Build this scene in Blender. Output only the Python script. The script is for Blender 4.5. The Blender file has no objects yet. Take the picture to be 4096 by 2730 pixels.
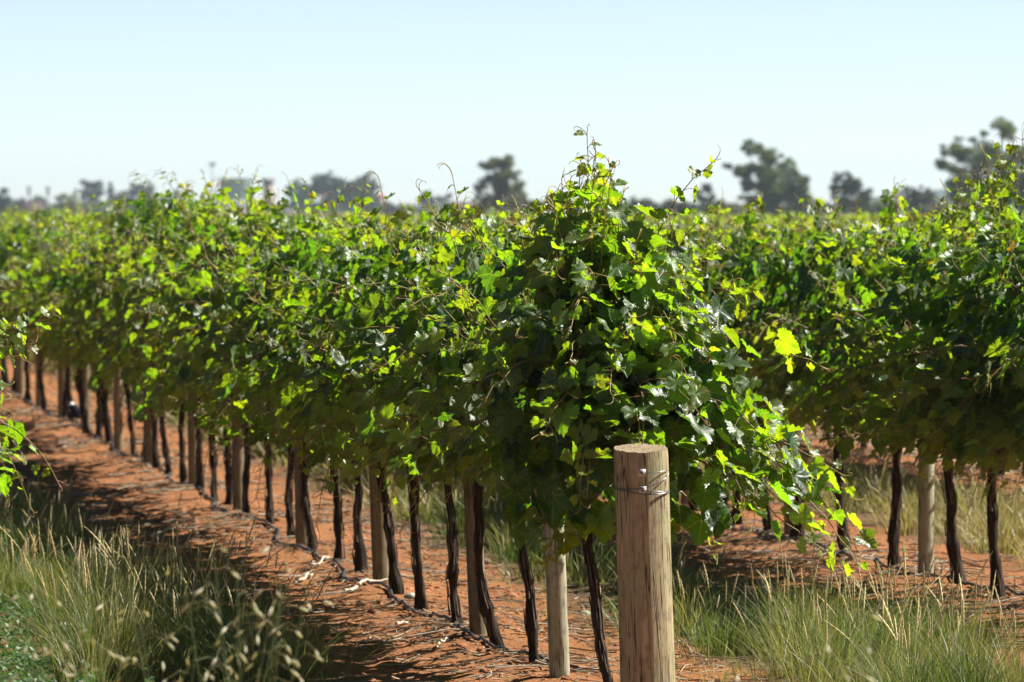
import bpy, math, random
import numpy as np
from mathutils import Vector

# ------------------------------------------------------------------ camera, sky, sun, exposure
F = 36000.0            # focal length in photo pixels (4096 wide)
H = 2.1                # camera height
YH = 830.0             # horizon row in the photo
PITCH = math.atan((1365.0 - YH) / F)
scene = bpy.context.scene
COL = scene.collection

cam_d = bpy.data.cameras.new("camera")
cam = bpy.data.objects.new("camera", cam_d)
COL.objects.link(cam)
cam.location = (0, 0, H)
cam.rotation_euler = (math.radians(90) - PITCH, 0, 0)
cam_d.sensor_width = 36.0
cam_d.lens = F / 4096.0 * 36.0
cam_d.clip_start = 0.5
cam_d.clip_end = 30000
cam_d.dof.use_dof = True
cam_d.dof.focus_distance = 37.0
cam_d.dof.aperture_fstop = cam_d.lens / 1000.0 / 0.026
scene.camera = cam

SUN_AZ, SUN_EL = 71.0, 45.5     # azimuth to the right of the view direction (+Y)
world = bpy.data.worlds.new("World")
scene.world = world
world.use_nodes = True
wn = world.node_tree
bg = wn.nodes["Background"]
sky = wn.nodes.new("ShaderNodeTexSky")
sky.sky_type = 'NISHITA'
sky.sun_disc = False
sky.sun_elevation = math.radians(SUN_EL)
sky.sun_rotation = math.radians(SUN_AZ)
sky.altitude = 50
sky.air_density = 1.0
sky.dust_density = 0.6
sky.ozone_density = 1.0
# the clear blue starts close above the horizon: look up the sky a little steeper than the ray
_tc = wn.nodes.new("ShaderNodeTexCoord"); _mp = wn.nodes.new("ShaderNodeMapping"); _nz = wn.nodes.new("ShaderNodeVectorMath"); _nz.operation = 'NORMALIZE'
_mp.inputs["Scale"].default_value = (1, 1, 3.6); _mp.inputs["Location"].default_value = (0, 0, 0.025)
wn.links.new(_tc.outputs["Generated"], _mp.inputs["Vector"]); wn.links.new(_mp.outputs[0], _nz.inputs[0]); wn.links.new(_nz.outputs[0], sky.inputs[0])
# pale, bright air low over the horizon
_sp = wn.nodes.new("ShaderNodeSeparateXYZ"); wn.links.new(_tc.outputs["Generated"], _sp.inputs[0])
_rp = wn.nodes.new("ShaderNodeValToRGB"); wn.links.new(_sp.outputs[2], _rp.inputs[0])
_rp.color_ramp.interpolation = 'EASE'
_rp.color_ramp.elements[0].position = 0.0; _rp.color_ramp.elements[0].color = (0.84, 0.85, 0.97, 1)
_rp.color_ramp.elements[1].position = 0.24; _rp.color_ramp.elements[1].color = (0.26, 0.26, 0.26, 1)
_e = _rp.color_ramp.elements.new(0.05); _e.color = (0.90, 0.81, 0.83, 1)
_mu = wn.nodes.new("ShaderNodeMix"); _mu.data_type = 'RGBA'; _mu.blend_type = 'MULTIPLY'; _mu.inputs[0].default_value = 1.0
wn.links.new(sky.outputs[0], _mu.inputs[6]); wn.links.new(_rp.outputs[0], _mu.inputs[7])
wn.links.new(_mu.outputs[2], bg.inputs[0])
bg.inputs[1].default_value = 0.088

sl = bpy.data.lights.new("sun", 'SUN')
sl.energy = 5.0
sl.angle = math.radians(0.53)
sl.color = (1.0, 0.95, 0.86)
sun = bpy.data.objects.new("sun", sl)
COL.objects.link(sun)
az, el = math.radians(SUN_AZ), math.radians(SUN_EL)
sdir = Vector((math.sin(az) * math.cos(el), math.cos(az) * math.cos(el), math.sin(el)))
sun.rotation_euler = (-sdir).to_track_quat('-Z', 'Y').to_euler()
sun.location = (30, 20, 60)

scene.view_settings.view_transform = 'Standard'
scene.view_settings.look = 'None'
scene.view_settings.exposure = 1.22
scene.view_settings.gamma = 1.0
scene.cycles.max_bounces = 7
scene.cycles.diffuse_bounces = 3
scene.cycles.transmission_bounces = 4
scene.cycles.volume_bounces = 1
scene.cycles.use_denoising = True

# ------------------------------------------------------------------ photo pixel -> place helpers
CP, SP = math.cos(PITCH), math.sin(PITCH)
def ray(x, y):
    dx, dy = x - 2048.0, 1365.0 - y
    return np.array([dx, F * CP + dy * SP, -F * SP + dy * CP])
def ground(x, y):
    d = ray(x, y)
    t = H / -d[2]
    return np.array([d[0] * t, d[1] * t, 0.0])
def at(x, y, Z):
    d = ray(x, y)
    t = Z / d[1]
    return np.array([d[0] * t, Z, H + d[2] * t])
VPX = -1371.0
_d = ray(VPX, YH)
_d[2] = 0
_d /= np.linalg.norm(_d)
RD = _d                                   # direction along the rows
RN = np.array([_d[1], -_d[0], 0.0])       # to the right across the rows
THETA = math.atan2(-RD[0], RD[1])
def W(u, s, z=0.0):
    p = RN * u + RD * s
    return np.array([p[0], p[1], z])
def US(p):
    return float(np.dot(p, RN)), float(np.dot(p, RD))
UA = US(ground(2145, YH + 0.535 * (2145 - VPX)))[0]
UB = US(ground(3702, YH + 0.298 * (3702 - VPX)))[0]
SPACING = UB - UA
UC = UB + SPACING
UD = UA - SPACING
def s_on_row(px, slope):
    return US(ground(px, YH + slope * (px - VPX)))[1]
SA, SB, SC = 0.535, 0.298, 0.2085

# ------------------------------------------------------------------ mesh helpers
def vnoise(x, y, seed=0):
    """smooth value noise, numpy"""
    x = np.asarray(x, float); y = np.asarray(y, float)
    xi, yi = np.floor(x).astype(np.int64), np.floor(y).astype(np.int64)
    fx, fy = x - xi, y - yi
    fx = fx * fx * (3 - 2 * fx); fy = fy * fy * (3 - 2 * fy)
    def h(a, b):
        n = (a * 374761393 + b * 668265263 + seed * 1442695041) & 0xffffffff
        n = ((n ^ (n >> 13)) * 1274126177) & 0xffffffff
        return ((n ^ (n >> 16)) & 0xffff) / 65535.0
    return (h(xi, yi) * (1 - fx) + h(xi + 1, yi) * fx) * (1 - fy) + (h(xi, yi + 1) * (1 - fx) + h(xi + 1, yi + 1) * fx) * fy

class MB:
    """collects pieces; build() links them as ONE mesh object"""
    def __init__(s):
        s.V = []; s.F = {}; s.C = []; s.U = []; s.n = 0
    def add(s, V, faces, col=(1, 1, 1), luv=None):
        V = np.asarray(V, float).reshape(-1, 3)
        faces = np.asarray(faces, np.int64)
        if faces.size:
            s.F.setdefault(faces.shape[1], []).append(faces + s.n)
        s.V.append(V)
        c = np.asarray(col, float)
        if c.ndim == 1:
            c = np.tile(c[:3], (len(V), 1))
        s.C.append(c[:, :3])
        s.U.append(np.zeros((len(V), 3)) if luv is None else luv)
        s.n += len(V)
    def mesh(s, name, mat, smooth=True):
        me = bpy.data.meshes.new(name)
        V = np.concatenate(s.V)
        loops, starts, tot = [], [], 0
        for k, fl in s.F.items():
            f = np.concatenate(fl)
            loops.append(f.ravel())
            starts.append(tot + np.arange(len(f)) * k)
            tot += f.size
        loops = np.concatenate(loops); starts = np.concatenate(starts)
        me.vertices.add(len(V)); me.vertices.foreach_set("co", V.astype(np.float32).ravel())
        me.loops.add(len(loops)); me.loops.foreach_set("vertex_index", loops.astype(np.int32))
        me.polygons.add(len(starts)); me.polygons.foreach_set("loop_start", starts.astype(np.int32))
        me.update(calc_edges=True)
        me.validate()
        if smooth:
            me.polygons.foreach_set("use_smooth", np.ones(len(me.polygons), bool))
        a = me.attributes.new("col", 'FLOAT_COLOR', 'POINT')
        C = np.concatenate(s.C)
        a.data.foreach_set("color", np.hstack([C, np.ones((len(C), 1))]).astype(np.float32).ravel())
        a = me.attributes.new("luv", 'FLOAT_VECTOR', 'POINT')
        a.data.foreach_set("vector", np.concatenate(s.U).astype(np.float32).ravel())
        me.materials.append(mat)
        return me
    def build(s, name, mat, parent=None, smooth=True):
        o = bpy.data.objects.new(name, s.mesh(name, mat, smooth))
        COL.objects.link(o)
        if parent is not None:
            o.parent = parent
        return o

def tag(o, label=None, cat=None, group=None, kind=None):
    if label: o["label"] = label
    if cat: o["category"] = cat
    if group: o["group"] = group
    if kind: o["kind"] = kind
    return o
def empty(name, loc=(0, 0, 0), rz=0.0):
    o = bpy.data.objects.new(name, None)
    COL.objects.link(o)
    o.location = tuple(loc); o.rotation_euler = (0, 0, rz)
    o.empty_display_size = 0.1
    return o
def copy_tree(o, parent=None):
    c = o.copy(); COL.objects.link(c)
    if parent is not None: c.parent = parent
    for ch in list(o.children):
        copy_tree(ch, c)
    return c

def tube(mb, path, rad, sides=6, col=(1, 1, 1), cap=True, rnoise=0.0, rng=None, prof=None):
    P = np.asarray(path, float); n = len(P)
    R = np.full(n, rad) if np.isscalar(rad) else np.asarray(rad, float)
    T = np.gradient(P, axis=0)
    T /= np.linalg.norm(T, axis=1)[:, None] + 1e-12
    ref = np.array([1.0, 0, 0]) if abs(T[0][0]) < 0.8 else np.array([0, 0, 1.0])
    N = np.zeros((n, 3))
    a = np.cross(T[0], ref); a /= np.linalg.norm(a)
    for i in range(n):
        a = a - T[i] * np.dot(a, T[i]); a /= np.linalg.norm(a) + 1e-12
        N[i] = a
    B = np.cross(T, N)
    ang = np.linspace(0, 2 * np.pi, sides, endpoint=False)
    rr = R[:, None] * np.ones((1, sides))
    if rnoise and rng is not None:
        rr = rr * (1 + rng.normal(0, rnoise, (n, sides)))
    if prof is not None:
        rr = rr * prof
    V = P[:, None, :] + rr[..., None] * (np.cos(ang)[None, :, None] * N[:, None, :] + np.sin(ang)[None, :, None] * B[:, None, :])
    V = V.reshape(-1, 3)
    i = np.arange(n - 1)[:, None] * sides; j = np.arange(sides)[None, :]; k = (j + 1) % sides
    Fq = np.stack([i + j, i + k, i + sides + k, i + sides + j], -1).reshape(-1, 4)
    mb.add(V, Fq, col)
    if cap:
        base = mb.n - len(V)
        for r, q in ((0, -1), (n - 1, 1)):
            idx = np.arange(sides)
            c = P[r]
            mb.add([c], np.zeros((0, 3), int), col if np.ndim(col) == 1 else col[:1])
            ci = mb.n - 1
            a0 = base + r * sides + idx; a1 = base + r * sides + (idx + 1) % sides
            tri = np.stack([a0, a1, np.full(sides, ci)], -1) if q > 0 else np.stack([a1, a0, np.full(sides, ci)], -1)
            mb.F.setdefault(3, []).append(tri)

def box(mb, x0, x1, y0, y1, z0, z1, col=(1, 1, 1)):
    V = [(x0, y0, z0), (x1, y0, z0), (x1, y1, z0), (x0, y1, z0), (x0, y0, z1), (x1, y0, z1), (x1, y1, z1), (x0, y1, z1)]
    mb.add(V, [(0, 3, 2, 1), (4, 5, 6, 7), (0, 1, 5, 4), (1, 2, 6, 5), (2, 3, 7, 6), (3, 0, 4, 7)], col)

def norm(v):
    return v / (np.linalg.norm(v, axis=-1, keepdims=True) + 1e-12)

# ------------------------------------------------------------------ materials
def newmat(name):
    m = bpy.data.materials.new(name); m.use_nodes = True
    nt = m.node_tree
    for n in list(nt.nodes): nt.nodes.remove(n)
    out = nt.nodes.new("ShaderNodeOutputMaterial")
    return m, nt, out
def N(nt, t, **kw):
    n = nt.nodes.new(t)
    for k, v in kw.items(): setattr(n, k, v)
    return n
def ramp(nt, fac, stops):
    r = nt.nodes.new("ShaderNodeValToRGB")
    e = r.color_ramp.elements
    while len(e) < len(stops): e.new(0.5)
    for i, (p, c) in enumerate(stops):
        e[i].position = p
        e[i].color = (*c, 1) if len(c) == 3 else c
    nt.links.new(fac, r.inputs[0])
    return r
def noise(nt, vec, scale, detail=4, rough=0.55, dist=0.0):
    n = nt.nodes.new("ShaderNodeTexNoise")
    n.inputs["Scale"].default_value = scale; n.inputs["Detail"].default_value = detail
    n.inputs["Roughness"].default_value = rough; n.inputs["Distortion"].default_value = dist
    if vec is not None: nt.links.new(vec, n.inputs["Vector"])
    return n
def mapping(nt, vec, scale=(1, 1, 1), rot=(0, 0, 0)):
    m = nt.nodes.new("ShaderNodeMapping")
    m.inputs["Scale"].default_value = scale; m.inputs["Rotation"].default_value = rot
    nt.links.new(vec, m.inputs["Vector"])
    return m.outputs[0]
def mix(nt, a, b, fac, mode='MIX'):
    m = nt.nodes.new("ShaderNodeMix"); m.data_type = 'RGBA'; m.blend_type = mode
    for sock, v in ((m.inputs[6], a), (m.inputs[7], b), (m.inputs[0], fac)):
        if isinstance(v, (int, float)): sock.default_value = v
        elif isinstance(v, tuple): sock.default_value = (*v, 1)
        else: nt.links.new(v, sock)
    return m.outputs[2]
def math_(nt, op, a, b=0.0, clamp=False):
    m = nt.nodes.new("ShaderNodeMath"); m.operation = op; m.use_clamp = clamp
    for sock, v in ((m.inputs[0], a), (m.inputs[1], b)):
        if isinstance(v, (int, float)): sock.default_value = v
        else: nt.links.new(v, sock)
    return m.outputs[0]
def bump(nt, h, strength=0.5, dist=0.01):
    b = nt.nodes.new("ShaderNodeBump")
    b.inputs["Strength"].default_value = strength; b.inputs["Distance"].default_value = dist
    nt.links.new(h, b.inputs["Height"])
    return b.outputs[0]

def leaf_material(name, trans=0.45, rough=0.47, spec=1.0, tmul=(6.8, 5.5, 0.65), under=(0.08, 0.12, 0.05), veins=True):
    m, nt, out = newmat(name)
    at_ = N(nt, "ShaderNodeAttribute", attribute_name="col")
    col = at_.outputs["Color"]
    tc = nt.nodes.new("ShaderNodeTexCoord")
    if veins:
        lu = N(nt, "ShaderNodeAttribute", attribute_name="luv")
        sx = N(nt, "ShaderNodeSeparateXYZ"); nt.links.new(lu.outputs["Vector"], sx.inputs[0])
        x = math_(nt, 'ABSOLUTE', sx.outputs[0]); y = sx.outputs[1]
        ang = nt.nodes.new("ShaderNodeMath"); ang.operation = 'ARCTAN2'
        nt.links.new(x, ang.inputs[0]); nt.links.new(y, ang.inputs[1])
        # veins at 0, 48 and 100 degrees from the midrib
        vs = None
        r = nt.nodes.new("ShaderNodeVectorMath"); r.operation = 'LENGTH'; nt.links.new(lu.outputs["Vector"], r.inputs[0])
        for a0 in (0.0, 0.84, 1.75):
            d = math_(nt, 'ABSOLUTE', math_(nt, 'SUBTRACT', ang.outputs[0], a0))
            d = math_(nt, 'MULTIPLY', d, r.outputs["Value"])
            w = math_(nt, 'LESS_THAN', d, 0.016)
            vs = w if vs is None else math_(nt, 'MAXIMUM', vs, w)
        # fine side veins as bump
        w1 = math_(nt, 'SINE', math_(nt, 'MULTIPLY', math_(nt, 'ADD', math_(nt, 'MULTIPLY', x, 1.0), math_(nt, 'MULTIPLY', y, -1.3)), 46.0))
        hgt = math_(nt, 'ADD', math_(nt, 'MULTIPLY', w1, 0.25), math_(nt, 'MULTIPLY', vs, -1.0))
        colv = mix(nt, col, (0.14, 0.22, 0.05), math_(nt, 'MULTIPLY', vs, 0.3))
        bn = bump(nt, hgt, 0.22, 0.002)
    else:
        colv = col
        bn = None
    geo = nt.nodes.new("ShaderNodeNewGeometry")
    front = mix(nt, colv, mix(nt, colv, under, 0.6), geo.outputs["Backfacing"])
    pr = nt.nodes.new("ShaderNodeBsdfPrincipled")
    nt.links.new(front, pr.inputs["Base Color"])
    rr = math_(nt, 'ADD', math_(nt, 'MULTIPLY', geo.outputs["Backfacing"], 0.25), rough)
    nt.links.new(rr, pr.inputs["Roughness"])
    pr.inputs["Specular IOR Level"].default_value = spec
    tr = nt.nodes.new("ShaderNodeBsdfTranslucent")
    tcol = mix(nt, colv, tmul, 1.0, 'MULTIPLY')
    nt.links.new(tcol, tr.inputs["Color"])
    if bn is not None:
        nt.links.new(bn, pr.inputs["Normal"])
    mx = nt.nodes.new("ShaderNodeMixShader"); mx.inputs[0].default_value = trans
    nt.links.new(pr.outputs[0], mx.inputs[1]); nt.links.new(tr.outputs[0], mx.inputs[2])
    nt.links.new(mx.outputs[0], out.inputs[0])
    return m
M_leaf = leaf_material("vine_leaf")
M_grass = leaf_material("grass_blade", 0.35, 0.5, 0.4, (1.4, 1.5, 0.7), (0.08, 0.10, 0.05), False)
M_tree = leaf_material("tree_leaf", 0.2, 0.6, 0.3, (1.6, 1.6, 0.8), (0.08, 0.09, 0.05), False)

def attr_material(name, rough=0.8, spec=0.2, nscale=60.0, namp=0.35, stretch=(1, 1, 1), bstr=0.4, bdist=0.003, metallic=0.0):
    m, nt, out = newmat(name)
    at_ = N(nt, "ShaderNodeAttribute", attribute_name="col")
    tc = nt.nodes.new("ShaderNodeTexCoord")
    v = mapping(nt, tc.outputs["Object"], stretch)
    n = noise(nt, v, nscale, 5, 0.6)
    g = ramp(nt, n.outputs[0], [(0.25, (1 - namp,) * 3), (0.75, (1 + namp,) * 3)])
    c = mix(nt, at_.outputs["Color"], g.outputs[0], 1.0, 'MULTIPLY')
    pr = nt.nodes.new("ShaderNodeBsdfPrincipled")
    nt.links.new(c, pr.inputs["Base Color"])
    pr.inputs["Roughness"].default_value = rough; pr.inputs["Specular IOR Level"].default_value = spec
    pr.inputs["Metallic"].default_value = metallic
    nt.links.new(bump(nt, n.outputs[0], bstr, bdist), pr.inputs["Normal"])
    nt.links.new(pr.outputs[0], out.inputs[0])
    return m
M_cane = attr_material("cane", 0.55, 0.4, 80, 0.2)
M_bark = attr_material("vine_bark", 0.95, 0.1, 26, 0.65, (3.2, 3.2, 0.35), 1.0, 0.015)
M_hose = attr_material("hose", 0.6, 0.3, 20, 0.25)
M_litter = attr_material("litter", 0.85, 0.2, 50, 0.35)
M_wall = attr_material("wall", 0.85, 0.2, 1.2, 0.12)
M_metal = attr_material("metal", 0.35, 0.5, 120, 0.12, metallic=0.85, bstr=0.1)
M_plate = attr_material("plate", 0.45, 0.5, 160, 0.12, bstr=0.15)
M_feather = attr_material("feather", 0.75, 0.1, 60, 0.2)
M_treebark = attr_material("tree_bark", 0.9, 0.1, 2, 0.4)

def wood_material(name, tone, lo, hi, green):
    m, nt, out = newmat(name)
    tc = nt.nodes.new("ShaderNodeTexCoord")
    ob = tc.outputs["Object"]
    n1 = noise(nt, mapping(nt, ob, (1, 1, 0.045), (0.0, 0.035, 0)), 75, 6, 0.65)
    n2 = noise(nt, mapping(nt, ob, (1, 1, 0.35)), 9, 5, 0.65)
    n3 = noise(nt, mapping(nt, ob, (1, 1, 0.5)), 26, 4, 0.7)
    base = ramp(nt, n1.outputs[0], [(0.22, lo), (0.5, tone), (0.78, hi)])
    c = mix(nt, base.outputs[0], green, math_(nt, 'MULTIPLY', ramp(nt, n2.outputs[0], [(0.42, (0, 0, 0)), (0.62, (1, 1, 1))]).outputs[0], 0.75))
    stain = ramp(nt, n3.outputs[0], [(0.50, (0, 0, 0)), (0.68, (1, 1, 1))])
    c = mix(nt, c, (0.085, 0.062, 0.04), math_(nt, 'MULTIPLY', stain.outputs[0], 0.55))
    # long drying cracks: thin lines along the grain, leaning a little
    sx = N(nt, "ShaderNodeSeparateXYZ"); nt.links.new(ob, sx.inputs[0])
    cx = nt.nodes.new("ShaderNodeCombineXYZ")
    nt.links.new(math_(nt, 'SUBTRACT', sx.outputs[0], math_(nt, 'MULTIPLY', sx.outputs[2], -0.07)), cx.inputs[0])
    nt.links.new(sx.outputs[1], cx.inputs[1]); nt.links.new(math_(nt, 'MULTIPLY', sx.outputs[2], 0.022), cx.inputs[2])
    ck = noise(nt, cx.outputs[0], 34, 2, 0.5)
    dd = math_(nt, 'ABSOLUTE', math_(nt, 'SUBTRACT', ck.outputs[0], 0.5))
    cr = ramp(nt, dd, [(0.004, (1, 1, 1)), (0.022, (0, 0, 0))])
    ck2 = noise(nt, cx.outputs[0], 61, 2, 0.5)
    cr2 = ramp(nt, math_(nt, 'ABSOLUTE', math_(nt, 'SUBTRACT', ck2.outputs[0], 0.44)), [(0.0, (1, 1, 1)), (0.012, (0, 0, 0))])
    brk = ramp(nt, noise(nt, mapping(nt, ob, (1, 1, 0.25)), 14, 2).outputs[0], [(0.40, (0, 0, 0)), (0.5, (1, 1, 1))])
    crk = math_(nt, 'MAXIMUM', math_(nt, 'MULTIPLY', cr.outputs[0], brk.outputs[0]), math_(nt, 'MULTIPLY', cr2.outputs[0], 0.5))
    c = mix(nt, c, (0.02, 0.012, 0.008), math_(nt, 'MULTIPLY', crk, 0.85))
    pr = nt.nodes.new("ShaderNodeBsdfPrincipled")
    nt.links.new(c, pr.inputs["Base Color"]); pr.inputs["Roughness"].default_value = 0.85
    pr.inputs["Specular IOR Level"].default_value = 0.2
    h = math_(nt, 'SUBTRACT', math_(nt, 'MULTIPLY', n1.outputs[0], 0.6), crk)
    nt.links.new(bump(nt, h, 0.7, 0.006), pr.inputs["Normal"])
    nt.links.new(pr.outputs[0], out.inputs[0])
    return m
M_endpost = wood_material("end_post_wood", (0.39, 0.31, 0.18), (0.21, 0.155, 0.09), (0.53, 0.44, 0.27), (0.31, 0.32, 0.17))
M_post = wood_material("line_post_wood", (0.38, 0.35, 0.24), (0.24, 0.20, 0.13), (0.50, 0.46, 0.33), (0.32, 0.37, 0.25))
M_post2 = wood_material("shaded_post_wood", (0.23, 0.18, 0.11), (0.13, 0.09, 0.055), (0.32, 0.27, 0.17), (0.20, 0.19, 0.11))  # darker copy of the line post wood, with shade put into its colour
def endgrain_material():
    m, nt, out = newmat("end_grain")
    tc = nt.nodes.new("ShaderNodeTexCoord")
    w = nt.nodes.new("ShaderNodeTexWave"); w.wave_type = 'RINGS'; w.rings_direction = 'Z'
    w.inputs["Scale"].default_value = 28; w.inputs["Distortion"].default_value = 3
    nt.links.new(tc.outputs["Object"], w.inputs[0])
    n = noise(nt, tc.outputs["Object"], 90, 5, 0.7)
    c = ramp(nt, w.outputs[0], [(0.0, (0.13, 0.09, 0.05)), (1.0, (0.29, 0.21, 0.12))])
    c = mix(nt, c.outputs[0], (0.34, 0.26, 0.16), n.outputs[0])
    pr = nt.nodes.new("ShaderNodeBsdfPrincipled"); nt.links.new(c, pr.inputs["Base Color"])
    pr.inputs["Roughness"].default_value = 0.9
    nt.links.new(bump(nt, n.outputs[0], 0.8, 0.01), pr.inputs["Normal"])
    nt.links.new(pr.outputs[0], out.inputs[0])
    return m
M_endgrain = endgrain_material()

def ground_material():
    m, nt, out = newmat("red_earth")
    at_ = N(nt, "ShaderNodeAttribute", attribute_name="col")
    sep = N(nt, "ShaderNodeSeparateColor"); nt.links.new(at_.outputs["Color"], sep.inputs[0])
    tc = nt.nodes.new("ShaderNodeTexCoord"); ob = tc.outputs["Object"]
    n1 = noise(nt, ob, 0.9, 6, 0.6); n2 = noise(nt, ob, 9, 6, 0.7); n3 = noise(nt, ob, 55, 4, 0.75)
    red = ramp(nt, n2.outputs[0], [(0.3, (0.34, 0.135, 0.052)), (0.55, (0.49, 0.212, 0.084)), (0.75, (0.60, 0.285, 0.125))])
    red2 = mix(nt, red.outputs[0], (0.27, 0.105, 0.05), ramp(nt, n1.outputs[0], [(0.4, (0, 0, 0)), (0.7, (0.7, 0.7, 0.7))]).outputs[0])
    # fine dry plant crumbs
    crumb = ramp(nt, n3.outputs[0], [(0.56, (0, 0, 0)), (0.66, (1, 1, 1))])
    c = mix(nt, red2, (0.40, 0.30, 0.20), math_(nt, 'MULTIPLY', crumb.outputs[0], math_(nt, 'ADD', math_(nt, 'MULTIPLY', sep.outputs[1], 1.0), 0.2, True)))
    dark = ramp(nt, noise(nt, ob, 38, 3, 0.7).outputs[0], [(0.6, (0, 0, 0)), (0.7, (1, 1, 1))])
    c = mix(nt, c, (0.11, 0.05, 0.028), math_(nt, 'MULTIPLY', dark.outputs[0], 0.6))
    # strips under grass: grey brown thatch
    c = mix(nt, c, (0.15, 0.12, 0.07), math_(nt, 'MULTIPLY', sep.outputs[0], 0.75))
    # far away: pasture
    c = mix(nt, c, (0.20, 0.17, 0.09), sep.outputs[2])
    pr = nt.nodes.new("ShaderNodeBsdfPrincipled"); nt.links.new(c, pr.inputs["Base Color"])
    pr.inputs["Roughness"].default_value = 0.95; pr.inputs["Specular IOR Level"].default_value = 0.1
    h = math_(nt, 'ADD', n3.outputs[0], math_(nt, 'MULTIPLY', n2.outputs[0], 1.5))
    nt.links.new(bump(nt, h, 1.0, 0.035), pr.inputs["Normal"])
    nt.links.new(pr.outputs[0], out.inputs[0])
    return m
M_ground = ground_material()

# ------------------------------------------------------------------ ground: one sheet to the horizon
STRIPS = [UA - SPACING / 2, UA + SPACING / 2, UB + SPACING / 2, UC + SPACING / 2]
def height(u, s):
    near = np.clip((160 - s) / 40, 0, 1) * np.clip((s - 5) / 10, 0, 1) * np.clip((22 - np.abs(u - 6)) / 4, 0, 1)
    h = 0.05 * (vnoise(u * 0.7, s * 0.35, 1) - 0.5) + 0.035 * (vnoise(u * 3.1, s * 2.1, 2) - 0.5) + 0.03 * (vnoise(u * 9, s * 7, 3) - 0.5)
    h = h + 0.016 * (vnoise(u * 23, s * 17, 4) - 0.5)
    rowd = np.abs(((u - UA) / SPACING + 0.5) % 1.0 - 0.5) * SPACING
    h = h + 0.05 * np.exp(-(rowd / 0.45) ** 2)        # low mound under the vines
    return h * near
def gz(p):
    u, s = US(p)
    return float(height(np.array(u), np.array(s)))
def build_ground():
    def axis(a, b, st, far, g=1.5):
        xs = list(np.arange(a, b, st)); d = st; x = xs[-1]
        while x < far: d *= g; x += d; xs.append(min(x, far))
        d = st; x = a; lo = []
        while x > -far: d *= g; x -= d; lo.append(max(x, -far))
        return np.array(lo[::-1] + xs)
    us = axis(0.6, 12.5, 0.035, 8800); ss = axis(34, 150, 0.13, 8800)
    U, S = np.meshgrid(us, ss)
    Z = height(U, S)
    P = U[..., None] * RN + S[..., None] * RD
    P[..., 2] = Z
    nu, ns = len(us), len(ss)
    i, j = np.meshgrid(np.arange(ns - 1), np.arange(nu - 1), indexing='ij')
    a = (i * nu + j).ravel()
    F4 = np.stack([a, a + 1, a + nu + 1, a + nu], -1)
    frac = (U - UA) / SPACING
    d = np.abs(frac % 1.0 - 0.5) * SPACING      # distance from strip centre
    gr = np.clip((0.75 + 0.35 * (vnoise(U * 2, S * 1.1, 7) - 0.5) - d) / 0.2, 0, 1)
    lit = np.clip(1.2 - np.abs(d - SPACING / 2 + 0.1) * 1.1, 0.15, 1) * (0.3 + 0.9 * vnoise(U * 1.6, S * 0.6, 9))
    far = np.clip((S - 420) / 150, 0, 1)
    far = np.maximum(far, np.clip((U - 90) / 30, 0, 1))
    C = np.stack([gr, np.clip(lit, 0, 1), far], -1).reshape(-1, 3)
    mb = MB(); mb.add(P.reshape(-1, 3), F4, C)
    tag(mb.build("ground", M_ground), kind="structure")
build_ground()

# ------------------------------------------------------------------ grape leaves, shoots, vines
def leaf_template(rng, hi=True):
    half = [(0.02, 0.0), (0.10, -0.19), (0.20, -0.17), (0.27, -0.25), (0.33, -0.18), (0.41, -0.19), (0.43, -0.10), (0.52, -0.07), (0.49, 0.01), (0.55, 0.07), (0.49, 0.11), (0.56, 0.19), (0.53, 0.24),
            (0.59, 0.33), (0.50, 0.36), (0.49, 0.44), (0.41, 0.43), (0.37, 0.49), (0.32, 0.48), (0.33, 0.57), (0.25, 0.58), (0.24, 0.68), (0.17, 0.69), (0.14, 0.79), (0.07, 0.80)] if hi else \
           [(0.02, 0.0), (0.22, -0.22), (0.50, -0.06), (0.58, 0.26), (0.30, 0.45), (0.16, 0.76)]
    half = np.array(half)
    lob = 1 - rng.uniform(0, 0.16) * np.exp(-((np.arctan2(half[:, 0], half[:, 1] + 0.01) - 0.62) / 0.12) ** 2)
    half = half * lob[:, None]
    out = np.vstack([half, [[0, 0.90]], (half * [-1, 1])[::-1]])
    inner = np.vstack([[[0.0, 0.04]], out * 0.0])[:1]
    # centre line points + mid ring
    ring = out * [0.52, 0.5] + [0, 0.14]
    cen = np.array([[0.0, 0.2]])
    P2 = np.vstack([out, ring, cen])
    n = len(out)
    i = np.arange(n - 1)
    q = np.stack([i, i + 1, n + i + 1, n + i], -1)
    t = np.stack([n + i, n + i + 1, np.full(n - 1, 2 * n)], -1)
    fold = rng.uniform(0.05, 0.75); curl = rng.uniform(-0.5, 0.35); cup = rng.uniform(-0.3, 0.25)
    x, y = P2[:, 0], P2[:, 1]
    z = fold * np.abs(x) * 0.7 + curl * (y - 0.2) ** 2 + cup * (x ** 2) * 1.6
    z = z + 0.075 * np.sin(9 * x + rng.uniform(0, 6)) * np.cos(7 * y + rng.uniform(0, 6))
    z[:n] += rng.normal(0, 0.022, n)
    x = x * (1 - 0.25 * fold)
    V = np.stack([x, y, z], -1)
    luv = np.stack([P2[:, 0], P2[:, 1], np.zeros(len(P2))], -1)
    return V, q, t, luv
_r = np.random.default_rng(5)
LEAFT = [leaf_template(_r) for _ in range(10)]

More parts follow.
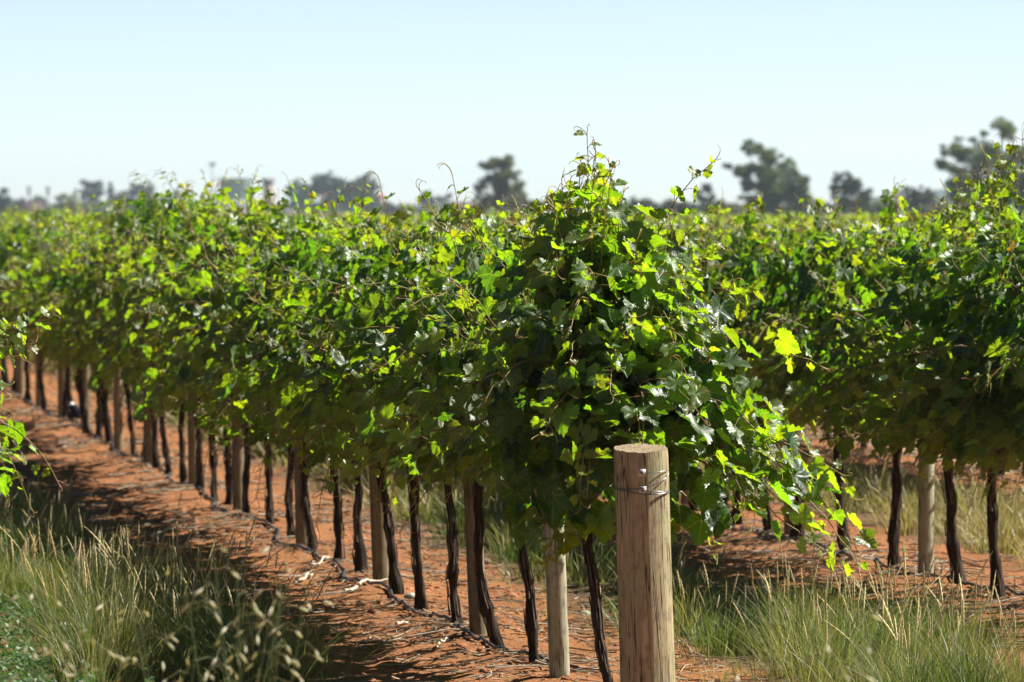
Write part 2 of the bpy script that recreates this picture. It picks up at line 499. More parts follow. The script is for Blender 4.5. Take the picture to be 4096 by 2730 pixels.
def add_leaves(mb, P, D, Nn, size, col, rng):
    """P petiole end, D tip direction, Nn normal, arrays"""
    P = np.asarray(P); D = np.asarray(D); Nn = np.asarray(Nn); size = np.asarray(size); col = np.asarray(col)
    Nn = norm(Nn); D = norm(D - Nn * np.sum(D * Nn, 1, keepdims=True)); X = np.cross(D, Nn)
    which = rng.integers(0, len(LEAFT), len(P))
    for k, (V, q, t, luv) in enumerate(LEAFT):
        idx = np.where(which == k)[0]
        if not len(idx): continue
        m, n = len(idx), len(V)
        sx = size[idx] * rng.uniform(0.88, 1.1, m)
        W_ = P[idx][:, None, :] + V[None, :, 0, None] * X[idx][:, None, :] * sx[:, None, None] + V[None, :, 1, None] * D[idx][:, None, :] * size[idx][:, None, None] \
            + V[None, :, 2, None] * Nn[idx][:, None, :] * size[idx][:, None, None]
        off = (np.arange(m) * n)[:, None, None]
        cc = np.repeat(col[idx], n, axis=0)
        base = mb.n
        mb.add(W_.reshape(-1, 3), (q[None] + off).reshape(-1, 4), cc, np.tile(luv, (m, 1)))
        mb.F.setdefault(3, []).append((t[None] + off).reshape(-1, 3) + base)

def leaf_colors(n, age, rng):
    """age 0 old .. 1 young tip"""
    a = np.asarray(age)[:, None]
    old = np.array([0.013, 0.045, 0.010]); mid = np.array([0.046, 0.105, 0.012]); young = np.array([0.080, 0.135, 0.017])  # old inner leaves darkened further: canopy shade is put into their colour
    c = np.where(a < 0.5, old + (mid - old) * a * 2, mid + (young - mid) * (a - 0.5) * 2)
    c = c * rng.uniform(0.72, 1.3, (n, 1))
    c[:, 0] *= rng.uniform(0.8, 1.25, n)
    y = rng.random(n)
    k = y < 0.006
    c[k] = np.array([0.10, 0.12, 0.018]) * rng.uniform(0.7, 1.1, (k.sum(), 1))
    k = (y > 0.998)
    c[k] = np.array([0.06, 0.045, 0.025]) * rng.uniform(0.7, 1.1, (k.sum(), 1))
    return c

class Vine:
    def __init__(s, seed):
        s.rng = np.random.default_rng(seed)
        s.P = []; s.D = []; s.Nn = []; s.S = []; s.age = []; s.cane = MB()
    def leaf(s, p, d, n, size, age):
        s.P.append(p); s.D.append(d); s.Nn.append(n); s.S.append(size); s.age.append(age)
    def tendril(s, p, d):
        rng = s.rng
        L = rng.uniform(0.05, 0.12); n = 14
        d = norm(np.array(d) + rng.normal(0, 0.35, 3)); ax = norm(np.cross(d, rng.normal(0, 1, 3)))
        pts = [np.array(p)]; k = rng.uniform(0.0, 0.1); kk = rng.uniform(0.02, 0.075)
        for i in range(n):
            k += kk * (i / n) * 1.6
            c, sn = math.cos(k), math.sin(k)
            d = d * c + np.cross(ax, d) * sn + ax * 0.02
            d = norm(d)
            pts.append(pts[-1] + d * L / n)
        tube(s.cane, pts, np.linspace(0.0021, 0.0012, n + 1), 3, (0.34, 0.27, 0.06) if rng.random() < 0.7 else (0.36, 0.17, 0.07), cap=False)
    def dress(s, pts, big=0.122, bare=0, tip=True):
        """leaves along a shoot"""
        rng = s.rng; pts = np.asarray(pts); n = len(pts)
        seg = np.r_[0, np.cumsum(np.linalg.norm(np.diff(pts, axis=0), axis=1))]
        L = seg[-1]
        rad = np.interp(seg, [0, L], [0.0045, 0.0017])
        a = np.clip(1 - (L - seg) / 0.5, 0, 1)[:, None]
        tube(s.cane, pts, rad, 4, np.repeat(np.array([[0.16, 0.085, 0.04]]) * (1 - a) + np.array([[0.30, 0.24, 0.06]]) * a, 4, axis=0), cap=False)
        pos = 0.05 + 0.06 * bare; side = rng.choice([-1, 1])
        while pos < L:
            p = np.array([np.interp(pos, seg, pts[:, k]) for k in range(3)])
            t = norm(np.array([np.interp(min(pos + 0.03, L), seg, pts[:, k]) for k in range(3)]) - p + 1e-9)
            rem = L - pos
            sz = big * float(np.interp(rem, [0, 0.08, 0.22, 0.45, 1.0, 1.6], [0.26, 0.46, 0.78, 0.98, 1.02, 0.95])) * rng.uniform(0.68, 1.25)
            age = float(np.interp(rem, [0, 0.2, 0.55], [1.0, 0.62, 0.15])) + rng.normal(0, 0.13)
            perp = norm(np.cross(t, rng.normal(0, 0.35, 3) + np.array([0, 1.0, 0.2])))
            if abs(p[0]) > 0.1 and perp[0] * p[0] < 0: perp = perp * 0.6
            pet = norm(perp * side + 0.35 * t + np.array([np.sign(p[0]) * 0.35, 0, 0.25])) * sz * rng.uniform(0.4, 0.8)
            out = np.array([np.sign(p[0]) * min(1, abs(p[0]) / 0.25) if abs(p[0]) > 0.05 else 0, 0, 0])
            nn = out * 0.6 + np.array([0.15, -0.2, 0.8]) + rng.normal(0, 0.65, 3)
            dd = pet / (np.linalg.norm(pet) + 1e-9) * 0.7 + np.array([0, 0, -0.85]) + rng.normal(0, 0.35, 3)
            q = p + pet
            tube(s.cane, [p, p + pet * 0.5 + [0, 0, 0.006], q], [0.0018, 0.0014, 0.0012], 3, (0.24, 0.14, 0.05), cap=False)
            s.leaf(q, dd, nn, sz, min(1, max(0, age)))
            if rng.random() < (0.2 if rem < 0.4 else 0.03):
                s.tendril(p, perp * -side + t * 0.7)
            side = -side
            pos += 0.075 * float(np.interp(rem, [0, 0.3], [0.5, 1])) * rng.uniform(0.8, 1.2)
        if tip:
            for _ in range(2): s.tendril(pts[-1], norm(pts[-1] - pts[-2]))
    def grow(s, start, d, L, g=0.05, droop_z=1.78, wob=0.10, **kw):
        rng = s.rng; p = np.array(start, float); d = norm(np.array(d, float)); pts = [p.copy()]
        st = 0.07
        for i in range(int(L / st)):
            gg = g + (0.16 if p[2] > droop_z else 0)
            d = norm(d + np.array([0, 0, -gg]) + rng.normal(0, wob, 3))
            p = p + d * st; pts.append(p.copy())
        s.dress(pts, **kw)
    def spline(s, ctrl, **kw):
        C = np.array(ctrl, float); t = np.r_[0, np.cumsum(np.linalg.norm(np.diff(C, axis=0), axis=1))]
        n = max(4, int(t[-1] / 0.05)); tt = np.linspace(0, t[-1], n)
        pts = np.stack([np.interp(tt, t, C[:, k]) for k in range(3)], -1)
        for _ in range(3): pts[1:-1] = (pts[:-2] + pts[1:-1] * 2 + pts[2:]) / 4
        pts[1:-1] += s.rng.normal(0, 0.004, (n - 2, 3))
        s.dress(pts, **kw)
    def canopy(s, L=2.3, nshoot=54, fill=900, top=1.0, width=1.0, yo=0.0):
        rng = s.rng
        for i in range(nshoot):
            y = yo + (rng.random() - 0.5) * L
            kind = rng.random(); sd = rng.choice([-1, 1])
            if kind < 0.62:
                s.grow((rng.normal(0, 0.05), y, 1.05), (rng.normal(0, 0.42) * width, rng.normal(0, 0.25), 1), rng.uniform(0.75, 1.18) * top, 0.03, 1.72 * top + 0.1)
            elif kind < 0.9:
                s.grow((sd * 0.05, y, 1.1), (sd * rng.uniform(0.5, 1.1) * width, rng.normal(0, 0.3), 0.8), rng.uniform(0.7, 1.2), 0.13)
            else:
                s.grow((sd * 0.08, y, 1.02), (sd * rng.uniform(0.5, 1.1) * width, rng.normal(0, 0.4), 0.1), rng.uniform(0.45, 0.75), 0.17)
        for i in range(fill):      # leaves on short laterals inside
            z = rng.uniform(0.80, 1.84 * top); wdt = 0.5 * width * (1 - 0.35 * abs(z - 1.3) / 0.6)
            p = np.array([rng.uniform(-0.85, 0.95) * wdt, yo + (rng.random() - 0.5) * L, z])
            out = np.array([np.sign(p[0]), 0, 0])
            s.leaf(p, out * 0.4 + [0, 0, -1] + rng.normal(0, 0.4, 3), out * 0.8 + [0, 0, 0.6] + rng.normal(0, 0.45, 3), rng.uniform(0.085, 0.145), abs(rng.normal(0, 0.2)))
    def meshes(s, brown=None, zmin=0.84):
        mb = MB()
        keep = [i for i, p in enumerate(s.P) if p[2] > zmin or s.rng.random() < 0.06]
        for nm in ("P", "D", "Nn", "S", "age"):
            a = getattr(s, nm); setattr(s, nm, [a[i] for i in keep])
        c = leaf_colors(len(s.P), s.age, s.rng)
        if brown is not None:
            for i, p in enumerate(s.P):
                if brown(p) and s.rng.random() < 0.12:
                    c[i] = np.array([0.12, 0.085, 0.06]) * s.rng.uniform(0.7, 1.2)
        add_leaves(mb, s.P, s.D, s.Nn, s.S, c, s.rng)
        return mb.mesh("foliage", M_leaf), s.cane.mesh("canes", M_cane)

def trunk_mesh(rng, lean_x=0.0, lean_y=0.0, r=0.027, top=1.06):
    n = 26; t = np.linspace(0, 1, n)
    wx = np.cumsum(rng.normal(0, 0.006, n)); wx -= t * wx[-1]
    wy = np.cumsum(rng.normal(0, 0.010, n)); wy -= t * wy[-1]
    for _ in range(2):
        wx[1:-1] = (wx[:-2] + 2 * wx[1:-1] + wx[2:]) / 4; wy[1:-1] = (wy[:-2] + 2 * wy[1:-1] + wy[2:]) / 4
    P = np.stack([lean_x * t ** 0.9 + wx, lean_y * t + wy, -0.04 + t * (top + 0.04)], -1)
    R = r * (1 + 0.75 * np.exp(-(t / 0.10) ** 2) + 0.12 * rng.normal(0, 1, n))
    k = int(rng.uniform(0.1, 0.3) * n); R[k] *= 1.3; R[k + 1] *= 1.2
    mb = MB()
    sides = 14
    prof = 1 + 0.13 * rng.normal(0, 1, (1, sides)) + 0.07 * rng.normal(0, 1, (n, sides))
    shade = np.repeat(rng.uniform(0.75, 1.3, (n, 1)), sides, 0)
    tube(mb, P, R, sides, np.array([[0.040, 0.028, 0.020]]) * shade, prof=prof)
    # peeling strips of bark
    for i in range(34):
        a = rng.uniform(0, 6.28); k = rng.integers(1, n - 6); m = rng.integers(3, 6)
        seg = P[k:k + m].copy(); rr = R[k:k + m] * 1.08
        seg[:, 0] += np.cos(a) * rr + np.linspace(0.002, rng.uniform(0, 0.012), m) * math.cos(a)
        seg[:, 1] += np.sin(a) * rr + np.linspace(0.002, rng.uniform(0, 0.012), m) * math.sin(a)
        tube(mb, seg, np.linspace(0.005, 0.0015, m), 4, (0.12, 0.09, 0.07), cap=False)
    return mb.mesh("trunk", M_bark), P[-1]
def cordon_mesh(rng, tip, L=1.1):
    mb = MB()
    for sg in (-1, 1):
        n = 12; t = np.linspace(0, 1, n)
        P = np.stack([tip[0] * (1 - t) + rng.normal(0, 0.008, n), tip[1] + sg * L * t, np.full(n, tip[2]) + 0.02 * np.sin(t * 3) + rng.normal(0, 0.006, n) - 0.03 * (1 - t)], -1)
        tube(mb, P, 0.022 * (1 - 0.35 * t) * (1 + rng.normal(0, 0.1, n)), 8, (0.06, 0.04, 0.028))
    return mb.mesh("cordon", M_bark)

# prototypes of foliage and trunks (mesh data shared by the copies)
FOL = []
for k in range(9):
    v = Vine(100 + k); v.canopy(top=[1, 1.04, 0.96, 1.0, 1.08, 0.95, 1.02, 1.0, 0.98][k]); FOL.append(v.meshes())
TRK = []
for k in range(10):
    r_ = np.random.default_rng(300 + k)
    m_, tip_ = trunk_mesh(r_, r_.normal(-0.06, 0.04), r_.normal(0, 0.1), r_.uniform(0.019, 0.027))
    TRK.append((m_, cordon_mesh(r_, tip_)))

def link(name, me, parent):
    o = bpy.data.objects.new(name, me); COL.objects.link(o); o.parent = parent
    return o
ORD = ["first", "second", "third", "fourth", "fifth", "sixth", "seventh", "eighth", "ninth", "tenth", "eleventh", "twelfth", "thirteenth", "fourteenth", "fifteenth",
       "sixteenth", "seventeenth", "eighteenth", "nineteenth", "twentieth", "twenty-first", "twenty-second", "twenty-third", "twenty-fourth", "twenty-fifth",
       "twenty-sixth", "twenty-seventh", "twenty-eighth", "twenty-ninth", "thirtieth", "thirty-first", "thirty-second", "thirty-third", "thirty-fourth", "thirty-fifth",
       "thirty-sixth", "thirty-seventh", "thirty-eighth", "thirty-ninth", "fortieth"]
rs = random.Random(4)
def vine(u, s, label, group, trunk=None, fol=None, lean=None, zs=None, flip=None, trunk_on=True):
    p = W(u, s)
    t = empty("grapevine", (p[0], p[1], 0), THETA)
    tag(t, label, "grapevine", group)
    z0 = gz(p)
    ti = rs.randrange(len(TRK)) if trunk is None else None
    if trunk_on:
        tm, cm = TRK[ti] if trunk is None else trunk
        a = link("trunk", tm, t); a.location = (0, 0, z0)
        b = link("cordon", cm, t); b.location = (0, 0, z0)
    fm, cn = FOL[rs.randrange(len(FOL))] if fol is None else fol
    fl = rs.choice((0, math.pi)) if flip is None else flip
    z = rs.uniform(0.91, 1.01) if zs is None else zs
    for nm, me in (("foliage", fm), ("canes", cn)):
        o = link(nm, me, t); o.rotation_euler = (0, 0, fl); o.scale = (rs.uniform(0.92, 1.08) if fol is None else 1, 1, z)
    return t

# --- row A, the near row (trunk bases read off the photo)
A_TR = [(2440, -66, 45), (2145, -90, 40), (1998, -92, 40), (1845, -75, 37), (1692, -60, 40), (1600, -60, 34), (1447, -28, 36), (1343, -37, 32), (1259, -40, 32), (1164, -8, 28),
        (1085, -16, 28), (992, -10, 26), (918, -20, 25), (857, -18, 24), (801, -12, 24), (745, -12, 22), (676, -24, 22), (624, -10, 22), (581, -4, 20), (536, -24, 20),
        (441, -8, 20), (395, -4, 20), (368, -6, 18), (292, -14, 18), (266, 0, 18), (184, -6, 18), (120, -4, 18), (60, -4, 16), (30, -3, 16), (-10, -3, 16), (-60, 0, 16), (-110, 0, 16)]
# the end vine: tall mound of shoots, long arms to the right
ve = Vine(7)
ve.canopy(L=1.5, nshoot=44, fill=420, top=0.98, width=0.85, yo=0.5)
S0 = s_on_row(2440, SA)
for (x0, x1, zt, yy) in ((-0.08, -0.10, 2.40, 0.0), (-0.14, -0.19, 2.22, 0.15), (-0.02, -0.02, 2.28, -0.1), (-0.2, -0.3, 2.08, 0.1), (0.05, 0.03, 2.13, 0.0), (-0.1, -0.05, 2.30, 0.2), (-0.25, -0.33, 2.0, 0.0),
      (-0.16, -0.2, 2.12, -0.1), (-0.05, -0.12, 2.18, 0.1), (-0.12, -0.02, 2.24, -0.15), (0.0, -0.06, 2.1, -0.2), (-0.3, -0.36, 2.02, 0.2), (-0.2, -0.26, 2.1, -0.2), (0.12, 0.1, 2.02, 0.1), (0.2, 0.24, 1.98, 0.0), (0.3, 0.36, 1.96, 0.2), (-0.28, -0.34, 1.92, 0.1), (0.22, 0.22, 2.05, -0.2)):
    ve.spline([(x0 * 0.4, yy, 1.1), (x0, yy, 1.6), (x0 * 1.1, yy - 0.02, 1.95), (x1, yy - 0.05, zt)], big=0.135)
for ctrl in ([(0, 0, 1.3), (-0.08, -0.25, 1.75), (-0.12, -0.45, 1.86), (-0.16, -0.6, 1.78)], [(0, 0, 1.3), (0.02, -0.25, 1.78), (0.04, -0.45, 1.9), (0.06, -0.62, 1.84)],
             [(0, 0, 1.3), (-0.2, -0.2, 1.8), (-0.26, -0.4, 1.92), (-0.3, -0.55, 1.84)], [(0, 0, 1.3), (0.14, -0.2, 1.76), (0.2, -0.4, 1.86), (0.24, -0.55, 1.78)],
             [(0, 0, 1.3), (-0.1, -0.2, 1.9), (-0.12, -0.35, 2.02), (-0.12, -0.5, 1.98)], [(0, 0, 1.3), (-0.26, -0.3, 1.6), (-0.36, -0.5, 1.68), (-0.44, -0.6, 1.6)],
             [(0, 0, 1.3), (-0.04, -0.35, 1.55), (-0.02, -0.6, 1.64), (0.0, -0.75, 1.56)], [(0, 0, 1.3), (-0.16, -0.35, 1.5), (-0.2, -0.6, 1.58), (-0.24, -0.72, 1.48)]):
    ve.spline(ctrl, big=0.12, bare=5)
for (xx, zt, yy) in ((-0.26, 2.12, 0.1), (-0.2, 2.2, -0.1), (-0.14, 2.27, 0.05), (-0.09, 2.33, -0.05), (-0.04, 2.22, 0.1), (0.02, 2.16, -0.1), (-0.17, 2.16, 0.15), (-0.11, 2.2, -0.15), (-0.32, 2.06, -0.1), (-0.06, 2.12, -0.22), (-0.22, 2.08, -0.2), (0.08, 2.06, 0.0)):
    ve.spline([(xx * 0.4, yy, 1.2), (xx * 0.9, yy, 1.7), (xx, yy, 1.98), (xx + 0.02, yy - 0.04, zt)], big=0.14, bare=10)
ve.spline([(0.05, 0, 1.2), (0.10, -0.05, 1.7), (0.2, -0.1, 2.02), (0.30, -0.1, 2.2), (0.42, -0.1, 2.29)], big=0.12)
ve.spline([(0.05, 0, 1.2), (0.12, 0, 1.7), (0.28, 0, 1.95), (0.40, 0, 2.08)], big=0.09)
ve.spline([(0.08, 0, 1.2), (0.2, -0.1, 1.6), (0.38, -0.1, 1.85), (0.45, -0.1, 1.98)], big=0.10)
# arms reaching right and down past the post, and a skirt of shoots hanging towards the camera
for ctrl in ([(0.1, -0.2, 1.1), (0.35, -0.5, 1.20), (0.62, -0.6, 1.08), (0.82, -0.65, 0.82), (0.96, -0.7, 0.63)],
             [(0.1, -0.1, 1.1), (0.30, -0.4, 1.20), (0.55, -0.5, 1.10), (0.78, -0.5, 1.00), (0.92, -0.55, 0.92)],
             [(0.1, 0.0, 1.15), (0.28, -0.3, 1.28), (0.44, -0.4, 1.18), (0.60, -0.45, 1.02), (0.70, -0.5, 0.84)],
             [(0.1, -0.2, 1.05), (0.26, -0.5, 1.10), (0.46, -0.7, 0.98), (0.66, -0.75, 0.80), (0.80, -0.8, 0.70)],
             [(0.1, 0.1, 1.2), (0.2, -0.1, 1.42), (0.30, -0.2, 1.42), (0.36, -0.3, 1.34), (0.42, -0.35, 1.26)],
             [(0.1, -0.1, 1.15), (0.25, -0.45, 1.34), (0.42, -0.6, 1.30), (0.56, -0.7, 1.16), (0.62, -0.75, 1.02)],
             [(0.1, -0.2, 1.1), (0.20, -0.6, 1.20), (0.34, -0.85, 1.06), (0.44, -0.95, 0.86)],
             [(0.0, -0.2, 1.15), (0.08, -0.6, 1.42), (0.18, -0.85, 1.40), (0.26, -1.0, 1.26)],
             [(0.0, -0.2, 1.15), (-0.06, -0.55, 1.42), (-0.08, -0.8, 1.46), (-0.10, -0.95, 1.36)],
             [(-0.1, -0.2, 1.1), (-0.2, -0.5, 1.36), (-0.28, -0.75, 1.34), (-0.36, -0.9, 1.2)],
             [(0.0, -0.2, 1.1), (0.04, -0.7, 1.28), (0.02, -0.95, 1.16), (0.0, -1.05, 1.0)],
             [(-0.1, -0.2, 1.1), (-0.16, -0.6, 1.22), (-0.2, -0.85, 1.08), (-0.22, -0.95, 0.92)],
             [(-0.1, -0.1, 1.2), (-0.3, -0.35, 1.5), (-0.46, -0.5, 1.46), (-0.56, -0.6, 1.34)],
             [(0.05, -0.1, 1.2), (0.22, -0.35, 1.62), (0.30, -0.5, 1.60), (0.34, -0.6, 1.50)],
             [(0.0, -0.1, 1.2), (0.10, -0.35, 1.70), (0.16, -0.5, 1.70), (0.20, -0.62, 1.58)],
             [(-0.05, -0.1, 1.2), (-0.12, -0.35, 1.74), (-0.18, -0.5, 1.74), (-0.22, -0.6, 1.62)]):
    ve.spline(ctrl, big=0.135)
    ve.spline([(x * 0.95 + 0.03, y + 0.12, z + 0.09) for x, y, z in ctrl], big=0.125)
for ctrl in ([(-0.1, -0.1, 1.0), (-0.22, -0.2, 0.9), (-0.26, -0.25, 0.72), (-0.30, -0.25, 0.62)], [(-0.05, 0, 1.0), (-0.10, -0.2, 0.86), (-0.18, -0.2, 0.74), (-0.28, -0.2, 0.66)],
             [(-0.3, 0, 1.1), (-0.42, -0.1, 1.22), (-0.55, -0.1, 1.22)], [(-0.2, 0.1, 1.2), (-0.38, 0, 1.36), (-0.52, 0, 1.38), (-0.60, 0, 1.30)]):
    ve.spline(ctrl, big=0.125)
for i in range(150):        # hanging curtain of leaves over the front of the row
    r = ve.rng; z = r.uniform(0.78, 1.7)
    p = np.array([r.uniform(-0.5, 0.42), r.uniform(-0.42, -0.15), z])
    ve.leaf(p, [r.normal(0, 0.3), -0.3, -1], [r.normal(0.1, 0.4), -0.8, 0.5 + r.normal(0, 0.2)], r.uniform(0.08, 0.14), abs(r.normal(0.1, 0.2)))
FE = ve.meshes(zmin=0.0)
# second and third vines: long shoot tips reaching out to the left
v2 = Vine(8); v2.canopy(L=2.3, nshoot=50, fill=800, top=0.97, width=1.1)
for ctrl in ([(-0.1, 0, 1.1), (-0.35, -0.5, 1.42), (-0.55, -0.7, 1.42), (-0.78, -0.8, 1.30)], [(-0.1, 0, 1.1), (-0.3, -0.3, 1.35), (-0.5, -0.5, 1.32), (-0.68, -0.6, 1.22)],
             [(-0.1, -0.2, 1.1), (-0.35, -0.5, 1.6), (-0.5, -0.6, 1.62), (-0.62, -0.7, 1.56)], [(-0.1, -0.2, 1.1), (-0.33, -0.6, 1.5), (-0.52, -0.8, 1.36), (-0.6, -0.9, 1.15)]):
    v2.spline(ctrl, big=0.115)
F2 = v2.meshes()
v3 = Vine(9); v3.canopy(L=2.4, nshoot=52, fill=800, top=0.97, width=1.1)
for ctrl in ([(-0.1, 0, 1.1), (-0.4, -0.3, 1.62), (-0.6, -0.4, 1.66), (-0.78, -0.5, 1.62)], [(-0.1, 0.2, 1.1), (-0.4, 0, 1.3), (-0.6, -0.2, 1.2), (-0.7, -0.4, 1.02)],
             [(0.0, 0.2, 1.1), (-0.15, 0.1, 1.7), (-0.2, 0, 2.0), (-0.22, 0, 2.12)]):
    v3.spline(ctrl, big=0.105)
F3 = v3.meshes()
v4 = Vine(10); v4.canopy(L=2.4, nshoot=50, fill=800, top=1.03)
for x in (-0.25, -0.1, 0.1):
    v4.spline([(0, x * 3, 1.1), (x, x * 3, 1.7), (x * 1.4, x * 3, 2.02), (x * 2, x * 3, 2.24)], big=0.10)
v4.spline([(-0.1, 0, 1.1), (-0.4, 0, 1.45), (-0.62, 0, 1.42), (-0.75, 0, 1.3)], big=0.11)
F4_ = v4.meshes()

GA = "grapevines of the nearest row"
for i, (px, dx, w) in enumerate(A_TR):
    s = s_on_row(px, SA)
    pm = F / s                                       # photo pixels per metre there
    # lean of the trunk read off the photo; dx in pixels over about 0.75 m of trunk
    r_ = np.random.default_rng(500 + i)
    if i < 20:
        tm, tip = trunk_mesh(r_, dx / pm * 1.35, r_.normal(0, 0.08), 0.5 * w / pm * 0.8)
        trk = (tm, cordon_mesh(r_, tip))
    else:
        trk = None
    if i == 0: fol, fl, zz = FE, 0, 1.0
    elif i == 1: fol, fl, zz = F2, 0, 1.07
    elif i == 2: fol, fl, zz = F3, 0, 1.06
    elif i in (4, 8): fol, fl, zz = F2 if i == 8 else F3, 0, 1.05
    elif i in (7, 12, 14): fol, fl, zz = F4_, 0, 1.04 if i > 7 else 1.0
    else: fol, fl, zz = None, None, None
    if zz is None: zz = rs.uniform(0.98, 1.12) if px > 450 else rs.uniform(0.94, 1.0)
    if i == 0: lab = "leafy grapevine with a tall mound of shoots right behind the thick end post"
    elif px > 20: lab = "%s grapevine of the nearest row, counting back from the thick end post" % ORD[i]
    else: lab = "grapevine at the far left end of the nearest row, past the photo edge"
    vine(UA, s, lab, GA, trk, fol, flip=fl, zs=zz)

# --- row B, the second row
B_TR = [4330, 4170, 4006, 3837, 3577, 3388, 3190, 3085, 2960, 2915, 2790]
F5v = Vine(11); F5v.canopy(L=2.4, nshoot=50, fill=800, top=1.02)
for x, t in ((-0.15, 2.46), (-0.34, 2.38), (-0.05, 2.38), (-0.22, 2.42), (-0.3, 2.42), (-0.42, 2.36), (-0.1, 2.3), (-0.25, 2.26), (-0.2, 2.34), (-0.36, 2.22), (0.0, 2.24), (-0.48, 2.2)):
    F5v.spline([(0, x, 1.1), (x * 0.6, x * 2, 1.7), (x * 0.9, x * 2, 2.05), (x, x * 2, t)], big=0.115)
for ctrl in ([(-0.1, 0, 1.1), (-0.4, 0, 1.3), (-0.6, 0, 1.2), (-0.8, 0, 1.12)], [(-0.1, 0, 1.0), (-0.4, 0, 1.1), (-0.7, 0, 0.98), (-0.9, 0, 0.95)], [(-0.1, 0.4, 1.1), (-0.3, 0.4, 1.4), (-0.6, 0.4, 1.38), (-0.75, 0.4, 1.3)]):
    F5v.spline(ctrl, big=0.11)
F5 = F5v.meshes()
sB = []
for i, px in enumerate(B_TR):
    s = s_on_row(px, SB); sB.append(s)
    lab = ["grapevine of the second row past the right photo edge", "grapevine with tall shoots rising at the right edge of the photo"][i] if i < 2 else \
        "%s visible grapevine trunk of the second row, counting leftward from the right edge" % ORD[i - 2]
    vine(UB, s, lab, "grapevines of the second row", fol=F5 if i in (1, 2) else None, flip=0 if i in (1, 2) else None, zs=[1.0, 1.0, 0.93][min(i, 2)] if i in (1, 2) else (rs.uniform(1.03, 1.09) if i < 8 else 0.95))
s = sB[-1]
while s < s_on_row(-40, SB):
    s += rs.uniform(1.7, 2.2)
    vine(UB, s, "grapevine far back in the second row, only its leafy top showing over the nearest row", "grapevines far back in the second row", zs=rs.uniform(0.94, 1.03))
# --- row C
s = s_on_row(4300, SC); i = 0
while s < s_on_row(1300, SC):
    if i < 12:
        vine(UC, s, "%s grapevine of the third row from the right, dim trunk seen beneath the second row" % ORD[i], "grapevines of the third row")
    else:
        vine(UC, s, "grapevine far back in the third row, only leaf tips showing over the rows in front", "grapevines far back in the third row")
    s += rs.uniform(1.75, 2.15); i += 1
# --- the row to the left of the photo, only shoot tips reach in
vd = Vine(21); vd.canopy(L=1.2, nshoot=12, fill=90, top=0.92, width=0.45, yo=1.2)
for ctrl, bg_ in (([(0.05, 0, 1.1), (0.25, -0.1, 1.52), (0.45, -0.2, 1.58), (0.62, -0.2, 1.60), (0.76, -0.2, 1.70)], 0.105), ([(0.05, 0.3, 1.1), (0.3, 0.1, 1.48), (0.5, 0, 1.54), (0.70, 0, 1.56)], 0.105),
             ([(0.05, 0.3, 1.1), (0.3, 0.1, 1.44), (0.5, 0, 1.50), (0.64, 0, 1.50)], 0.10), ([(0.05, 0.1, 1.1), (0.3, 0, 1.5), (0.46, -0.1, 1.60), (0.60, -0.1, 1.64)], 0.10),
             ([(0.05, 0.1, 1.0), (0.3, 0, 0.94), (0.44, 0, 0.86), (0.54, 0, 0.82)], 0.06)):
    vd.spline(ctrl, big=bg_)
sD = 35.8
vine(UD, sD, "grapevine outside the left edge, its shoot tips and tendrils reaching into the photo", "grapevines of the row at the left edge", fol=vd.meshes(zmin=0), flip=0, zs=1)
for k in range(4):
    vine(UD, sD + 5.2 + k * 1.9, "grapevine of the row left of the photo, standing out of view", "grapevines of the row at the left edge")

# --- far rows beyond the third, nobody can tell their vines apart
def far_rows():
    mb = MB(); rng = np.random.default_rng(77)
    for k in range(1, 26):
        u = UC + SPACING * k
        s0 = 70 + 3 * k; s1 = 300 + 6 * k
        m = int((s1 - s0) * 34)
        s = rng.uniform(s0, s1, m); keep = rng.random(m) < np.clip(150 / s, 0.25, 1)
        s = s[keep]; m = len(s)
        topn = 1.68 + 0.22 * vnoise(s * 0.7, np.full(m, k * 3.3), 5)
        z = topn - rng.random(m) ** 1.6 * 1.1
        x = rng.normal(0, 0.26, m)
        P = (u + x)[:, None] * RN + s[:, None] * RD; P[:, 2] = z
        sz = rng.uniform(0.11, 0.2, m)
        nn = norm(np.stack([rng.normal(0, 0.7, m), rng.normal(-0.3, 0.7, m), rng.uniform(0.1, 1, m)], -1))
        d = norm(np.cross(nn, rng.normal(0, 1, (m, 3)))); e = np.cross(nn, d)
        V = np.stack([P - d * sz[:, None] * .5, P + e * sz[:, None] * .5, P + d * sz[:, None] * .6, P - e * sz[:, None] * .5], 1)
        c = leaf_colors(m, np.clip(rng.normal(0.35, 0.3, m), 0, 1), rng)
        mb.add(V.reshape(-1, 3), np.arange(m * 4).reshape(-1, 4), np.repeat(c, 4, 0))
    tag(mb.build("distant_vine_rows", M_leaf), "blurred band of far vine rows beyond the third row", "grapevines", kind="stuff")
far_rows()

